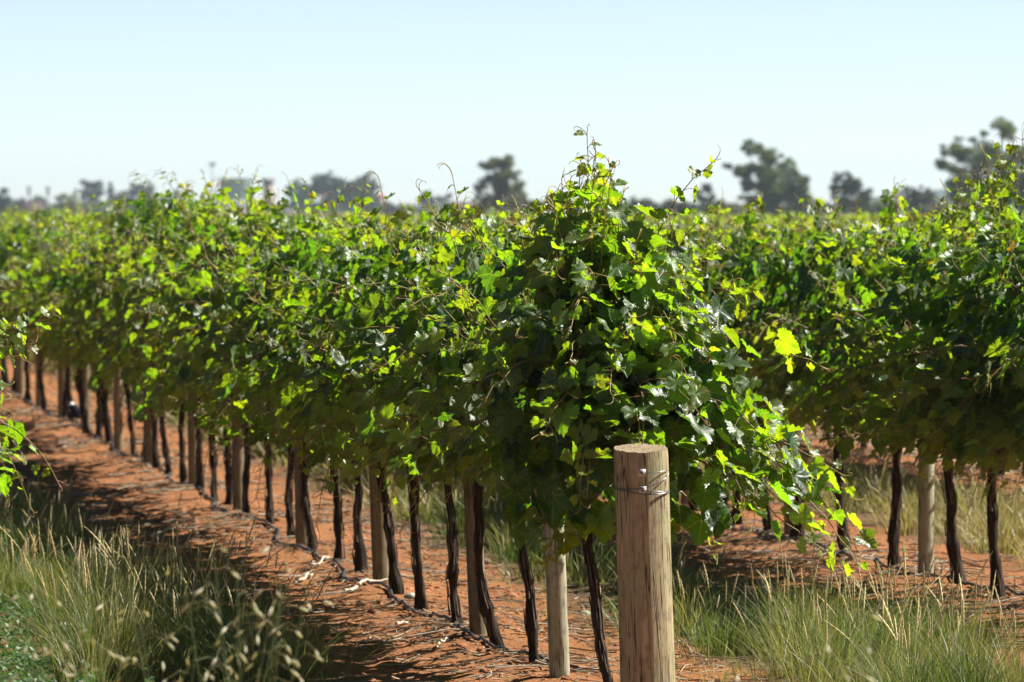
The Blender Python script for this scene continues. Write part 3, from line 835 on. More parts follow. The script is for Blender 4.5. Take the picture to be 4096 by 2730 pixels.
# ------------------------------------------------------------------ posts
def post_mesh(mb, base, top, r, rng, rings=30, sides=40, slope=0.0):
    base = np.array(base); top = np.array(top); t = np.linspace(0, 1, rings)
    ang = np.linspace(0, 2 * np.pi, sides, endpoint=False)
    out = 1 + 0.018 * np.sin(3 * ang + 1) + 0.014 * np.cos(5 * ang + 2) + rng.normal(0, 0.004, sides)
    V = []
    for i, tt in enumerate(t):
        c = base + (top - base) * tt
        rr = r * (1 + 0.015 * (1 - tt)) * out * (1 + 0.006 * np.sin(9 * tt + ang * 2)) * (0.985 if i == rings - 1 else 1)
        z = c[2] + (slope * np.sin(ang) * rr * tt ** 8 if slope else 0) + (rng.normal(0, 0.0016, sides) if i == rings - 1 else 0)
        V.append(np.stack([c[0] + np.cos(ang) * rr, c[1] + np.sin(ang) * rr, np.zeros(sides) + z], -1))
    V = np.concatenate(V)
    i = np.arange(rings - 1)[:, None] * sides; j = np.arange(sides)[None, :]; k = (j + 1) % sides
    mb.add(V, np.stack([i + j, i + k, i + sides + k, i + sides + j], -1).reshape(-1, 4))
    return V[-sides:]

ep_base = ground(2600, YH + 0.535 * (2600 - VPX)); ep_Z = ep_base[1]
PMM = F / ep_Z                        # px per metre at the end post
ep_top = at(2562, 1794, ep_Z)
ER = 0.5 * 217 / PMM
e = empty("end_post", (ep_base[0], ep_base[1], 0))
tag(e, "thick weathered round end post with wires looped round it, in front of the nearest row", "wooden post")
z0 = gz(ep_base)
rng0 = np.random.default_rng(2)
mb = MB()
tl = ep_top - ep_base
rim = post_mesh(mb, (0, 0, z0 - 0.15), (tl[0], 0, tl[2]), ER, rng0, 40, 72, slope=0.14)
mb.build("post_shaft", M_endpost, e)
mb = MB()
R0 = rim.mean(0); nr = len(rim)
V = [rim + [0, 0, 0.0006]] + [R0 + (rim - R0) * q + np.c_[np.zeros((nr, 2)), rng0.normal(0, 0.0012, nr)] for q in (0.8, 0.6, 0.4, 0.2)] + [R0[None]]
V = np.concatenate(V)
ii = np.arange(4)[:, None] * nr; jj = np.arange(nr)[None, :]; kk = (jj + 1) % nr
mb.add(V, np.stack([ii + jj, ii + kk, ii + nr + kk, ii + nr + jj], -1).reshape(-1, 4))
mb.F.setdefault(3, []).append(np.stack([4 * nr + jj[0], 4 * nr + kk[0], np.full(nr, 5 * nr)], -1))
o = mb.build("sawn_top", M_endgrain, e, smooth=False)
def on_post(px, py, lift=0.003, back=False):
    """point on the post's surface seen at a photo pixel, relative to its base"""
    z = H - (py - YH) / PMM
    t = z / ep_top[2]
    cx = tl[0] * t
    X = (px - 2048) / PMM - ep_base[0] - cx
    R = ER * (1 + 0.02) + lift
    X = max(-R, min(R, X))
    y = math.sqrt(max(0, R * R - X * X))
    return np.array([cx + X, y if back else -y, z])
def wire(name, pts, r=0.0017):
    P = []
    for a, b in zip(pts[:-1], pts[1:]):
        back = a[2] if len(a) > 2 else False
        n = 14
        for i in range(n):
            t = i / n
            P.append(on_post(a[0] + (b[0] - a[0]) * t, a[1] + (b[1] - a[1]) * t, 0.004, back))
    b = pts[-1]; P.append(on_post(b[0], b[1], 0.004, False))
    P = np.array(P)
    for _ in range(2): P[1:-1] = (P[:-2] + 2 * P[1:-1] + P[2:]) / 4
    mb = MB(); tube(mb, P, r, 8, (0.17, 0.17, 0.18)); return mb.build(name, M_metal, e)
X = lambda v: 2400 + v / 3.92
Y = lambda v: 1700 + v / 3.92
wire("wire", [(X(690), Y(744)), (X(860), Y(740)), (X(1000), Y(717)), (X(1062), Y(706))])
wire("wire", [(X(1078), Y(745)), (X(1030), Y(830)), (X(900), Y(905)), (X(740), Y(968)), (X(600), Y(995)), (X(400), Y(1010)), (X(260), Y(990)), (X(198), Y(955))])
wire("wire", [(X(198), Y(985)), (X(260), Y(1012)), (X(400), Y(1035)), (X(600), Y(1068)), (X(760), Y(1083)), (X(950), Y(1078)), (X(1060), Y(1058)), (X(1092), Y(1042))])
wire("wire", [(X(200), Y(1003)), (X(400), Y(1030)), (X(560), Y(1060)), (X(760), Y(1072)), (X(950), Y(1066)), (X(1090), Y(1046))], 0.0011)
wire("wire", [(X(700), Y(1022)), (X(850), Y(1034)), (X(1000), Y(1040)), (X(1090), Y(1038))])
for (px, py) in ((X(649), Y(742)), (X(663), Y(1012))):
    c = on_post(px, py, 0.0012)
    mb = MB(); h = 0.0148
    box(mb, -h, h, -0.0025, 0.003, -h, h, (0.55, 0.47, 0.46))
    o = mb.build("gripper_plate", M_plate, e, smooth=False); o.location = c; o.rotation_euler = (0, math.radians(4), math.radians(1))
    mb = MB()
    a = np.linspace(0, 2 * np.pi, 20)
    tube(mb, np.stack([0.0062 * np.cos(a), np.full(20, -0.003), 0.0062 * np.sin(a)], -1), 0.0009, 6, (0.25, 0.24, 0.24), cap=False)
    mb.build("ring", M_metal, o)
    mb = MB(); tube(mb, [(0, -0.0025, 0), (0, -0.0034, 0)], 0.0036, 10, (0.012, 0.011, 0.01))  # solid dark disc stands in for the shade inside the plate's opening
    for (qx, qz) in ((0.010, -0.0085), (-0.010, 0.0085)):
        tube(mb, [(qx, -0.0025, qz), (qx, -0.0031, qz)], 0.0017, 8, (0.03, 0.02, 0.02))
    mb.build("hole_disc", M_plate, o)

A_PO = [(2242, -27, 82, "pale grey-green line post, the slender one nearest the thick end post"), (1917, -29, 70, None), (1529, -23, 69, None), (1213, -12, 56, None), (957, -8, 48, None), (775, -5, 42, None),
        (602, -5, 42, None), (474, -4, 36, None), (343, -3, 36, None), (250, -2, 36, None), (158, -2, 30, None), (82, -2, 28, None), (15, 0, 26, None), (-60, 0, 24, None)]
def line_post(u, s, dx, dia, label, group, top=1.3):
    p = W(u, s); z0 = gz(p)
    mb = MB(); r_ = np.random.default_rng(int(abs(s) * 100) % 99991)
    rim = post_mesh(mb, (0, 0, z0 - 0.1), (dx * top / 0.75, 0, top), dia / 2, r_, 24, 28)
    c = rim.mean(0); n0 = mb.n
    mb.add([c], np.zeros((0, 3), int))
    idx = np.arange(28)
    mb.F.setdefault(3, []).append(np.stack([n0 - 28 + idx, n0 - 28 + (idx + 1) % 28, np.full(28, n0)], -1))
    # knots
    for _ in range(3):
        a = r_.uniform(0, 6.28); z = r_.uniform(0.15, 0.9); q = dia / 2
        tube(mb, [(dx * z / 0.75 + math.cos(a) * q * 0.8, math.sin(a) * q * 0.8, z), (dx * z / 0.75 + math.cos(a) * (q + 0.006), math.sin(a) * (q + 0.006), z + 0.004)], [0.014, 0.007], 8)
    o = mb.build("line_post", M_post if "slender one nearest" in label or "pale knotty" in label else M_post2)
    o.location = (p[0], p[1], 0)
    tag(o, label, "wooden post", group)
    return o
for i, (px, dx, w, lab) in enumerate(A_PO):
    s = s_on_row(px, SA); pm = F / s
    line_post(UA, s, dx / pm * 0.95, max(0.075, w / pm), lab or "%s slender line post of the nearest row, counting back from the thick end post" % ORD[i], "line posts of the nearest row")
B_PO = [(4230, 0, 60), (3702, 3, 64), (3164, -2, 56), (2747, 0, 48)]
for i, (px, dx, w) in enumerate(B_PO):
    s = s_on_row(px, SB); pm = F / s
    line_post(UB, s, dx / pm, w / pm, ["line post of the second row past the right photo edge", "pale knotty line post among the second row's trunks at the right",
              "brown line post of the second row behind the drooping end shoots", "dim second-row line post just right of the thick end post"][i], "line posts of the second row")
for i, px in enumerate((3940, 3320, 2990)):
    s = s_on_row(px, SC)
    line_post(UC, s, 0, 0.085, "dim line post in the third row, %s from the right edge" % ORD[i], "line posts of the third row")

# trellis wires
for k, (u, z, s1) in enumerate(((UA, 1.0, 110), (UA, 1.07, 110), (UB, 1.05, 120))):
    mb = MB(); s0 = ep_Z + 0.1 if u == UA else 40
    n = 40; ss = np.linspace(s0, s1, n)
    P = np.stack([W(u, s_, z) for s_ in ss]); tube(mb, P, 0.0016, 5, (0.4, 0.4, 0.42))
    tag(mb.build("trellis_wire", M_metal), ["lower steel wire running from the thick end post into the nearest row", "upper steel wire running from the thick end post into the nearest row", "steel wire along the second row's cordon"][k], "wire")

# ------------------------------------------------------------------ drip hoses
def smooth_path(P, n):
    P = np.array(P); t = np.r_[0, np.cumsum(np.linalg.norm(np.diff(P, axis=0), axis=1))]
    tt = np.linspace(0, t[-1], n)
    Q = np.stack([np.interp(tt, t, P[:, k]) for k in range(3)], -1)
    for _ in range(3): Q[1:-1] = (Q[:-2] + 2 * Q[1:-1] + Q[2:]) / 4
    return Q
def hose(px, label, r=0.0085):
    P = []
    for x, y in px:
        g = ground(x, y); P.append(g)
    n = int(np.linalg.norm(P[0] - P[-1]) * 7) + 60
    Q = smooth_path(P, n)
    for _ in range(6): Q[1:-1] = (Q[:-2] + 2 * Q[1:-1] + Q[2:]) / 4
    us = np.array([US(q) for q in Q])
    rr = np.random.default_rng(3)
    Q[:, 2] = height(us[:, 0], us[:, 1]) + r + 0.006 + 0.004 * vnoise(np.arange(n) * 0.1, np.zeros(n), 4)
    mb = MB(); tube(mb, Q, r, 8, (0.035, 0.038, 0.045))
    # in-line joiners
    for i in range(15, n - 5, 83):
        tube(mb, [Q[i], Q[i] * 0.5 + Q[i + 1] * 0.5], r * 1.25, 8, (0.03, 0.03, 0.03))
    tag(mb.build("drip_hose", M_hose), label, "irrigation hose")
c5 = lambda x, y: (x / 1.96, 1200 + y / 1.96)
r1 = lambda x, y: (x / 1.96, 1930 + y / 1.96)
r2 = lambda x, y: (1024 + x / 1.96, 1930 + y / 1.96)
r3 = lambda x, y: (2048 + x / 1.96, 1930 + y / 1.96)
r4 = lambda x, y: (3072 + x / 1.96, 1930 + y / 1.96)
r8 = lambda x, y: (3072 + x / 1.96, 1200 + y / 1.96)
hose([(-60, 1555), c5(0, 748), c5(90, 775), c5(200, 840), c5(290, 880), c5(350, 900), c5(400, 950), c5(500, 990), c5(620, 1050), c5(740, 1115), c5(880, 1190), c5(920, 1250), c5(1050, 1275), c5(1200, 1340),
      c5(1300, 1395), c5(1335, 1425), c5(1300, 1468), r1(1480, 80), r1(1600, 150), r1(1720, 215), r1(1645, 245), r1(1750, 290), r1(1900, 350), r2(0, 395), r2(150, 450), r2(190, 490), r2(125, 525),
      r2(290, 570), r2(460, 640), r2(640, 745), r2(725, 790), r2(660, 825), r2(700, 860), r2(850, 890), r2(1000, 920), r2(1100, 1000), r2(1250, 1090), r2(1440, 1130), r2(1560, 1175), r2(1560, 1240),
      r2(1660, 1310), r2(1850, 1390), r3(0, 1450), r3(130, 1480), r3(300, 1530), r3(520, 1600)], "grey drip hose snaking on the red earth beside the nearest row's trunks")
hose([(2560, 2010), r3(1180, 235), r3(1290, 260), r3(1420, 300), r3(1560, 350), r3(1750, 395), r3(1870, 420), r3(1930, 460), r4(0, 500), r4(160, 530), r4(300, 560), r4(420, 590), r4(500, 640), r4(620, 660),
      r4(750, 690), r4(860, 710), r4(900, 760), r4(1100, 810), r4(1300, 850), r4(1500, 890), r4(1750, 940), r4(2007, 970), r4(2200, 1010)], "black drip hose lying along the second row behind the right-hand grass")
hose([r8(0, 1150), r8(440, 1215), r8(620, 1260), r8(780, 1290), r8(900, 1310), r8(1150, 1365), r8(1400, 1400), r4(1640, 20), r4(1800, 45), r4(2007, 75), r4(2200, 110)], "drip hose along the third row, seen beneath the second row's leaves")

# ------------------------------------------------------------------ litter: dry canes, straw, clods
def litter():
    rng = np.random.default_rng(12)
    mb = MB()
    def put(n, uc, us_, s0, s1, L0, L1, rad, pw=1.0):
        for _ in range(n):
            s = s0 + (s1 - s0) * rng.random() ** pw
            u = uc + rng.normal(0, us_)
            if vnoise(u * 1.7, s * 0.5, 21) < rng.uniform(0.15, 0.6): continue
            L = rng.uniform(L0, L1) * (0.5 + rng.random()); a = rng.uniform(0, np.pi)
            k = rng.integers(3, 6); t = np.linspace(-0.5, 0.5, k)
            bend = rng.normal(0, 0.12)
            uu = u + np.cos(a) * L * t - np.sin(a) * L * bend * (t * t); sv = s + np.sin(a) * L * t + np.cos(a) * L * bend * (t * t)
            z = height(uu, sv) + rad + 0.004 + abs(rng.normal(0, 0.008)) + rng.normal(0, 0.05) * L * t * 0.6
            P = uu[:, None] * RN + sv[:, None] * RD; P[:, 2] = z
            c = np.array([[0.46, 0.38, 0.27], [0.36, 0.28, 0.18], [0.30, 0.20, 0.12], [0.52, 0.46, 0.36], [0.16, 0.10, 0.07]][rng.integers(0, 5)]) * rng.uniform(0.5, 0.95)
            tube(mb, P, rad * rng.uniform(0.6, 1.3), 3, c, cap=False)
    put(7500, UA + 0.15, 0.75, 36, 62, 0.015, 0.10, 0.0026)
    put(350, UA + 0.1, 0.5, 36, 52, 0.12, 0.4, 0.0035)
    put(2200, UA - 0.1, 0.5, 56, 108, 0.08, 0.3, 0.005)
    put(5200, UB - 0.1, 0.7, 42, 75, 0.03, 0.25, 0.0038)
    put(700, UB, 0.5, 75, 110, 0.1, 0.4, 0.006)
    put(1400, UC, 0.6, 60, 95, 0.1, 0.4, 0.006)
    put(500, UA - SPACING * 0.55, 0.5, 39, 60, 0.05, 0.2, 0.003)
    tag(mb.build("dry_litter", M_litter), "dry straw and broken cane bits scattered over the red earth under the rows", "litter", kind="stuff")
litter()
def clods():
    rng = np.random.default_rng(31); mb = MB()
    ico = np.array([[0, 0, 1], [1, 0, 0], [0, 1, 0], [-1, 0, 0], [0, -1, 0], [.6, .6, .6], [-.6, .6, .6], [.6, -.6, .6], [-.6, -.6, .6]], float)
    fc = [(0, 7, 5), (0, 5, 6), (0, 6, 8), (0, 8, 7), (7, 1, 5), (5, 2, 6), (6, 3, 8), (8, 4, 7)]
    fc += [(5, 1, 2)] + [(6, 2, 3), (8, 3, 4), (7, 4, 1)]
    for _ in range(5200):
        row = rng.choice([UA, UA, UB, UC]); s = 36 + 70 * rng.random() ** 1.6; u = row + rng.normal(0, 0.8)
        sz = rng.uniform(0.006, 0.02) * (1 + (rng.random() < 0.04) * 1.0)
        V = ico * sz * rng.uniform(0.6, 1.2, (9, 1)) * [1.3, 1.3, 0.8]
        p = W(u, s); p[2] = float(height(np.array(u), np.array(s))) - sz * 0.1
        mb.add(V + p, fc, np.array([0.30, 0.12, 0.055]) * rng.uniform(0.7, 1.25))
    tag(mb.build("earth_clods", M_litter, smooth=False), "small clods of red earth lying between the rows", "soil clods", kind="stuff")
clods()
# single things on the ground
def stick(px, label, r=0.009, col=(0.55, 0.47, 0.36)):
    P = smooth_path([ground(x, y) for x, y in px], 24); us = np.array([US(q) for q in P])
    P[:, 2] = height(us[:, 0], us[:, 1]) + r + 0.01 + 0.012 * np.sin(np.linspace(0, 3.1, 24))
    mb = MB(); tube(mb, P, np.linspace(r, r * 0.6, 24) * (1 + 0.25 * (np.arange(24) % 6 == 0)), 7, col)
    tag(mb.build("dry_cane", M_litter), label, "stick", "pruned canes on the ground")
stick([r2(690, 945), r2(780, 935), r2(900, 905), r2(1060, 900)], "long bleached cane lying across the grey hose by the nearest row's third post")
stick([r2(300, 835), r2(380, 820), r2(440, 790)], "short bleached cane beside the blades of grass left of the hose")
stick([r2(430, 745), r2(500, 740), r2(590, 715)], "pale cane touching the hose, above the short bleached cane", 0.007)
stick([r2(840, 1300), r2(900, 1285), r2(970, 1290)], "small pale cane in the open dirt below the hose", 0.006)
stick([r2(1100, 1205), r2(1130, 1190), r2(1220, 1170)], "forked pale cane in the open dirt near the front trunks", 0.006)
stick([r2(1415, 1395), r2(1460, 1370), r2(1500, 1355)], "thin white cane among twigs at the foot of the second line post", 0.006)
def stone(px, py, r, label, col=(0.42, 0.42, 0.38)):
    rng = np.random.default_rng(int(px)); p = ground(px, py); mb = MB()
    th = np.linspace(0, np.pi, 9); ph = np.linspace(0, 2 * np.pi, 14, endpoint=False)
    V = np.array([[math.sin(a) * math.cos(b), math.sin(a) * math.sin(b), math.cos(a)] for a in th for b in ph])
    V *= (1 + 0.10 * np.sin(V[:, :1] * 4 + 1) + 0.06 * np.cos(V[:, 1:2] * 5)) * np.array([1.3, 1.0, 0.65]) * r
    i = np.arange(8)[:, None] * 14; j = np.arange(14)[None]; k = (j + 1) % 14
    mb.add(V, np.stack([i + j, i + 14 + j, i + 14 + k, i + k], -1).reshape(-1, 4), col)
    o = mb.build("stone", M_litter); o.location = (p[0], p[1], gz(p) + r * 0.35); tag(o, label, "stone", "stones on the ground")
stone(*r2(1215, 972), 0.028, "grey-white stone beside the hose at a trunk's foot of the nearest row")
stone(*r3(570, 1020), 0.026, "pale greenish stone between the two front trunks, left of the thick end post", (0.30, 0.36, 0.26))
stone(*r2(1800, 640), 0.03, "rounded reddish stone in the shade of the grass behind the nearest row", (0.33, 0.22, 0.15))

# ------------------------------------------------------------------ grass
def grass(name, label, specs, seed):
    """specs: (u0,u1,s0,s1,count,hmin,hmax,palette,headprob,clumpy)"""
    rng = np.random.default_rng(seed); mb = MB()
    for (u0, u1, s0, s1, cnt, h0, h1, pal, hp, ncl, wd) in specs:
        cu = rng.uniform(u0, u1, ncl); cs = s0 + (s1 - s0) * rng.random(ncl) ** 1.3
        cl = rng.integers(0, ncl, cnt)
        ch = rng.uniform(0.55, 1.0, ncl)
        tone = rng.random(ncl)
        r = np.abs(rng.normal(0, 0.11, cnt)); a = rng.uniform(0, 2 * np.pi, cnt)
        u = cu[cl] + r * np.cos(a); s = cs[cl] + r * np.sin(a) * 1.6
        h = rng.uniform(h0, h1, cnt) * ch[cl]
        lean = (r / 0.11 * 0.28 + np.abs(rng.normal(0, 0.2, cnt))) * h
        la = a + rng.normal(0, 0.5, cnt)
        lu, ls = np.cos(la) * lean + 0.05 * h, np.sin(la) * lean
        base = u[:, None] * RN + s[:, None] * RD
        base[:, 2] = height(u, s) - 0.01
        dv = lu[:, None] * RN + ls[:, None] * RD
        T = np.array([0, 0.3, 0.62, 0.88, 1.0]); k = len(T)
        curve = T ** 1.9
        P = base[:, None, :] + dv[:, None, :] * curve[None, :, None] * 1.3
        P[..., 2] += (h[:, None] * (T - 0.18 * (lean / h)[:, None] * T ** 3))
        wa = rng.uniform(0, np.pi, cnt)
        wv = np.stack([np.cos(wa), np.sin(wa), np.zeros(cnt)], -1)
        w = wd * rng.uniform(0.6, 1.3, cnt)
        prof = np.array([1.0, 0.95, 0.7, 0.4, 0.08])
        A = P - wv[:, None] * (w[:, None] * prof)[..., None]; B = P + wv[:, None] * (w[:, None] * prof)[..., None]
        V = np.stack([A, B], 2).reshape(cnt, 2 * k, 3)
        f = np.array([[2 * i, 2 * i + 1, 2 * i + 3, 2 * i + 2] for i in range(k - 1)])
        pal_ = np.array(pal)
        pi = np.clip((tone[cl] * 0.6 + rng.random(cnt) * 0.55) * len(pal), 0, len(pal) - 1).astype(int)
        c = pal_[pi] * rng.uniform(0.8, 1.45, (cnt, 1))
        mb.add(V.reshape(-1, 3), (f[None] + (np.arange(cnt) * 2 * k)[:, None, None]).reshape(-1, 4), np.repeat(c, 2 * k, 0))
        # seed heads on taller stems
        nh = int(cnt * hp)
        if nh:
            idx = rng.choice(cnt, nh, replace=False)
            Tn = 9; TT = np.linspace(0, 1, Tn)
            hh = rng.uniform(h1 * 0.85, h1 * 1.3, nh) * (0.55 + 0.45 * ch[cl[idx]]); ln = np.abs(rng.normal(0.18, 0.22, nh)) * hh
            dv2 = norm(dv[idx]) * ln[:, None]; dv2[:, 2] = 0
            Pm = base[idx][:, None, :] + dv2[:, None, :] * (TT ** 2)[None, :, None]
            Pm[..., 2] += hh[:, None] * (TT - 0.2 * (ln / hh)[:, None] * TT ** 3)
            # stem as thin ribbon
            wv2 = np.stack([np.cos(a[idx]), np.sin(a[idx]), np.zeros(nh)], -1)
            sw = 0.0013
            V = np.stack([Pm - wv2[:, None] * sw, Pm + wv2[:, None] * sw], 2).reshape(nh, 2 * Tn, 3)
            f = np.array([[2 * i, 2 * i + 1, 2 * i + 3, 2 * i + 2] for i in range(Tn - 1)])
            sc = np.tile(np.array([[0.26, 0.30, 0.12]]), (nh, 1)) * rng.uniform(0.7, 1.3, (nh, 1))
            mb.add(V.reshape(-1, 3), (f[None] + (np.arange(nh) * 2 * Tn)[:, None, None]).reshape(-1, 4), np.repeat(sc, 2 * Tn, 0))
            # head: knobbly spindle over the top 22-30 %
            K = 13; hw = rng.uniform(0.0028, 0.0048, nh) * (wd / 0.0022) ** 0.4
            tt = np.linspace(0.72, 1.0, K)
            Ph = base[idx][:, None, :] + dv2[:, None, :] * (tt ** 2)[None, :, None]
            Ph[..., 2] += hh[:, None] * (tt - 0.2 * (ln / hh)[:, None] * tt ** 3)
            pr = np.sin(np.linspace(0.15, np.pi - 0.1, K)) ** 0.6 * np.where(np.arange(K) % 2 == 0, 1.25, 0.6)
            ring = []
            for q in range(4):
                aa = q * np.pi / 2
                off = np.array([math.cos(aa), math.sin(aa), 0.0])
                ring.append(Ph + off * (hw[:, None] * pr)[..., None])
            V = np.stack(ring, 2).reshape(nh, K * 4, 3)
            f = np.array([[4 * i + q, 4 * i + (q + 1) % 4, 4 * i + 4 + (q + 1) % 4, 4 * i + 4 + q] for i in range(K - 1) for q in range(4)])
            hc = np.array([[0.66, 0.56, 0.34]]) * rng.uniform(0.55, 1.2, (nh, 1)) * np.array([1, 1, 1]) + rng.normal(0, 0.02, (nh, 3))
            mb.add(V.reshape(-1, 3), (f[None] + (np.arange(nh) * 4 * K)[:, None, None]).reshape(-1, 4), np.repeat(np.clip(hc, 0.05, 1), 4 * K, 0))
    tag(mb.build(name, M_grass, smooth=False), label, "grass", kind="stuff")
GREEN = [(0.042, 0.072, 0.016), (0.06, 0.10, 0.022), (0.085, 0.13, 0.03), (0.12, 0.15, 0.045), (0.17, 0.17, 0.065), (0.27, 0.23, 0.11)]
DRY = [(0.12, 0.14, 0.05), (0.26, 0.22, 0.10), (0.28, 0.22, 0.11), (0.34, 0.27, 0.15), (0.24, 0.18, 0.10), (0.10, 0.13, 0.05)]
c0, c1, c2 = STRIPS[0], STRIPS[1], STRIPS[2]
grass("tussock_grass", "green tussock grass with pale seed heads at the lower left, in the alley beside the nearest row",
      [(c0 - 0.5, c0 + 0.36, 38.8, 46, 11500, 0.14, 0.50, GREEN, 0.016, 52, 0.0020),
       (c0 - 0.6, c0 + 0.30, 46, 60, 6500, 0.12, 0.36, GREEN, 0.02, 60, 0.003),
       (c0 - 0.7, c0 + 0.2, 56, 74, 1800, 0.1, 0.3, DRY, 0.0, 40, 0.004)], 1)
grass("tussock_grass", "tall green grass with straw seed heads at the lower right, in the alley between the first two rows",
      [(c1 - 0.6, c1 + 0.32, 36, 42.5, 8500, 0.10, 0.48, GREEN, 0.02, 28, 0.0020),
       (c1 - 0.5, c1 + 0.25, 42, 60, 5500, 0.08, 0.32, GREEN, 0.02, 48, 0.003),
       (c1 - 0.5, c1 + 0.4, 60, 140, 12000, 0.12, 0.34, DRY, 0.0, 130, 0.006)], 2)
grass("dry_grass", "straw-coloured dry grass in the alley behind the second row",
      [(c2 - 0.55, c2 + 0.45, 52, 76, 13000, 0.12, 0.36, DRY, 0.02, 110, 0.0035),
       (c2 - 0.6, c2 + 0.5, 74, 130, 8000, 0.12, 0.36, DRY, 0.0, 90, 0.006),
       (STRIPS[3] - 0.5, STRIPS[3] + 0.5, 66, 120, 6000, 0.12, 0.36, DRY, 0.0, 80, 0.006)], 3)
grass("sparse_grass", "sparse thin grass stalks on the bare earth along the row edges",
      [(c0 + 0.35, c0 + 0.8, 38.8, 56, 260, 0.1, 0.3, GREEN, 0.1, 40, 0.002),
       (c1 + 0.2, UB - 0.3, 42, 56, 350, 0.1, 0.3, GREEN, 0.1, 40, 0.002),
       (c1 - 1.0, c1 - 0.5, 37, 50, 300, 0.08, 0.25, DRY, 0.05, 30, 0.002)], 4)

# low leafy weeds at the lower left
def weeds():
    rng = np.random.default_rng(8); mb = MB()
    n = 15000
    px = rng.uniform(-60, 620, n); py = rng.uniform(2440, 2860, n)
    P = []; D = []; Nn = []; S = []; C = []
    for x, y in zip(px, py):
        if vnoise(x / 90, y / 60, 3) < 0.30 + 0.35 * (x > 330): continue
        g = ground(x, y); z = abs(rng.normal(0, 0.05)) + 0.01
        P.append(g + [0, 0, z + gz(g)]); a = rng.uniform(0, 6.28)
        D.append([math.cos(a), math.sin(a), rng.uniform(-0.1, 0.9)]); Nn.append([rng.normal(0, 0.4), rng.normal(-0.2, 0.4), 1])
        S.append(rng.uniform(0.015, 0.036)); C.append(np.array([0.05, 0.115, 0.03]) * rng.uniform(0.6, 1.5))
    P = np.array(P); D = norm(np.array(D)); Nn = np.array(Nn); Nn = norm(Nn - D * np.sum(D * Nn, 1, keepdims=True)); X_ = np.cross(D, Nn); S = np.array(S)[:, None]
    V = np.stack([P, P + D * S * .5 + X_ * S * .28, P + D * S, P + D * S * .5 - X_ * S * .28], 1)
    mb.add(V.reshape(-1, 3), np.arange(len(P) * 4).reshape(-1, 4), np.repeat(np.array(C), 4, 0))
    tag(mb.build("leafy_weeds", M_grass, smooth=False), "bright green low leafy weeds carpeting the lower left corner", "weeds", kind="stuff")
weeds()

# wild oats, out of focus in front
def oat_plant(seed):
    rng = np.random.default_rng(seed)
    e_ = empty("wild_oat")
    leaf = MB()
    for k in range(3):
        stem = MB(); heads = []
        h = rng.uniform(1.05, 1.3); a = rng.uniform(0, 6.28); ln = rng.uniform(0.08, 0.25)
        t = np.linspace(0, 1, 16)
        P = np.stack([np.cos(a) * ln * t ** 2, np.sin(a) * ln * t ** 2, h * t], -1)
        tube(stem, P, np.linspace(0.0020, 0.0008, 16), 5, (0.20, 0.27, 0.12), cap=False)
        for i in range(7):
            q = 0.74 + 0.26 * i / 7; p = np.array([np.interp(q, t, P[:, c]) for c in range(3)])
            b = rng.uniform(0, 6.28); L = rng.uniform(0.04, 0.10)
            tip = p + np.array([math.cos(b) * L, math.sin(b) * L, rng.uniform(-0.035, 0.03)])
            tube(stem, [p, (p + tip) / 2 + [0, 0, 0.018], tip], 0.0008, 3, (0.35, 0.34, 0.18), cap=False)
            n = 7; ll = rng.uniform(0.026, 0.036); dr = norm(np.array([math.cos(b) * 0.8, math.sin(b) * 0.8, -0.7]) + rng.normal(0, 0.25, 3))
            S = tip + dr * ll * np.linspace(0, 1, n)[:, None]
            head = MB(); heads.append(head); tube(head, S, 0.0036 * np.sin(np.linspace(0.25, np.pi - 0.1, n)), 6, np.array([0.66, 0.62, 0.48]) * rng.uniform(0.8, 1.15), cap=False)
        for i in range(2):
            q = rng.uniform(0.3, 0.6); p = np.array([np.interp(q, t, P[:, c]) for c in range(3)]); b = rng.uniform(0, 6.28); m = 8; tt = np.linspace(0, 1, m)
            Q = p + np.stack([np.cos(b) * 0.15 * tt, np.sin(b) * 0.15 * tt, 0.2 * tt - 0.12 * tt ** 2], -1)
            w = 0.003 * (1 - tt ** 2); sd = np.array([-math.sin(b), math.cos(b), 0])
            V = np.stack([Q - sd * w[:, None], Q + sd * w[:, None]], 1).reshape(-1, 3)
            leaf.add(V, [[2 * i, 2 * i + 1, 2 * i + 3, 2 * i + 2] for i in range(m - 1)], (0.14, 0.2, 0.08))
        st_ = stem.build("stem", M_grass, e_)
        for h_ in heads: h_.build("seed", M_grass, st_)
    leaf.build("blades", M_grass, e_, smooth=False)
    return e_
oats = [oat_plant(1), oat_plant(2), oat_plant(3)]
OG = "wild oats in the blurred foreground"
spots = [(70, 22.5, 0, "leftmost blurred wild oat in the foreground, in the bottom left corner"), (250, 23.5, 0.95, "blurred wild oat above the green weeds, second from the left"),
         (480, 22.0, 0.9, "blurred wild oat in front of the tussock, third from the left"), (700, 23.2, 0.93, "low blurred wild oat in front of the tussock, fourth from the left"),
         (900, 22.6, 1.06, "blurred wild oat with many pale seeds at the right of the tussock"), (985, 22.0, 1.14, "tallest blurred wild oat, pale seeds over the red dirt right of the tussock"),
         (1060, 23.0, 0.96, "rightmost blurred wild oat of the left group, over the red dirt"), (3330, 21.5, 1.0, "single blurred plume-like oat over the right-hand grass")]
for i, (px, Z, sc_, lab) in enumerate(spots):
    o = oats[i] if i < 3 else copy_tree(oats[i % 3])
    p = at(px, 2730, Z); o.location = (p[0], Z, 0); o.rotation_euler = (0, 0, i * 1.3); o.scale = (1, 1, (sc_ or 1) * 0.97)
    tag(o, lab, "grass plant", OG)

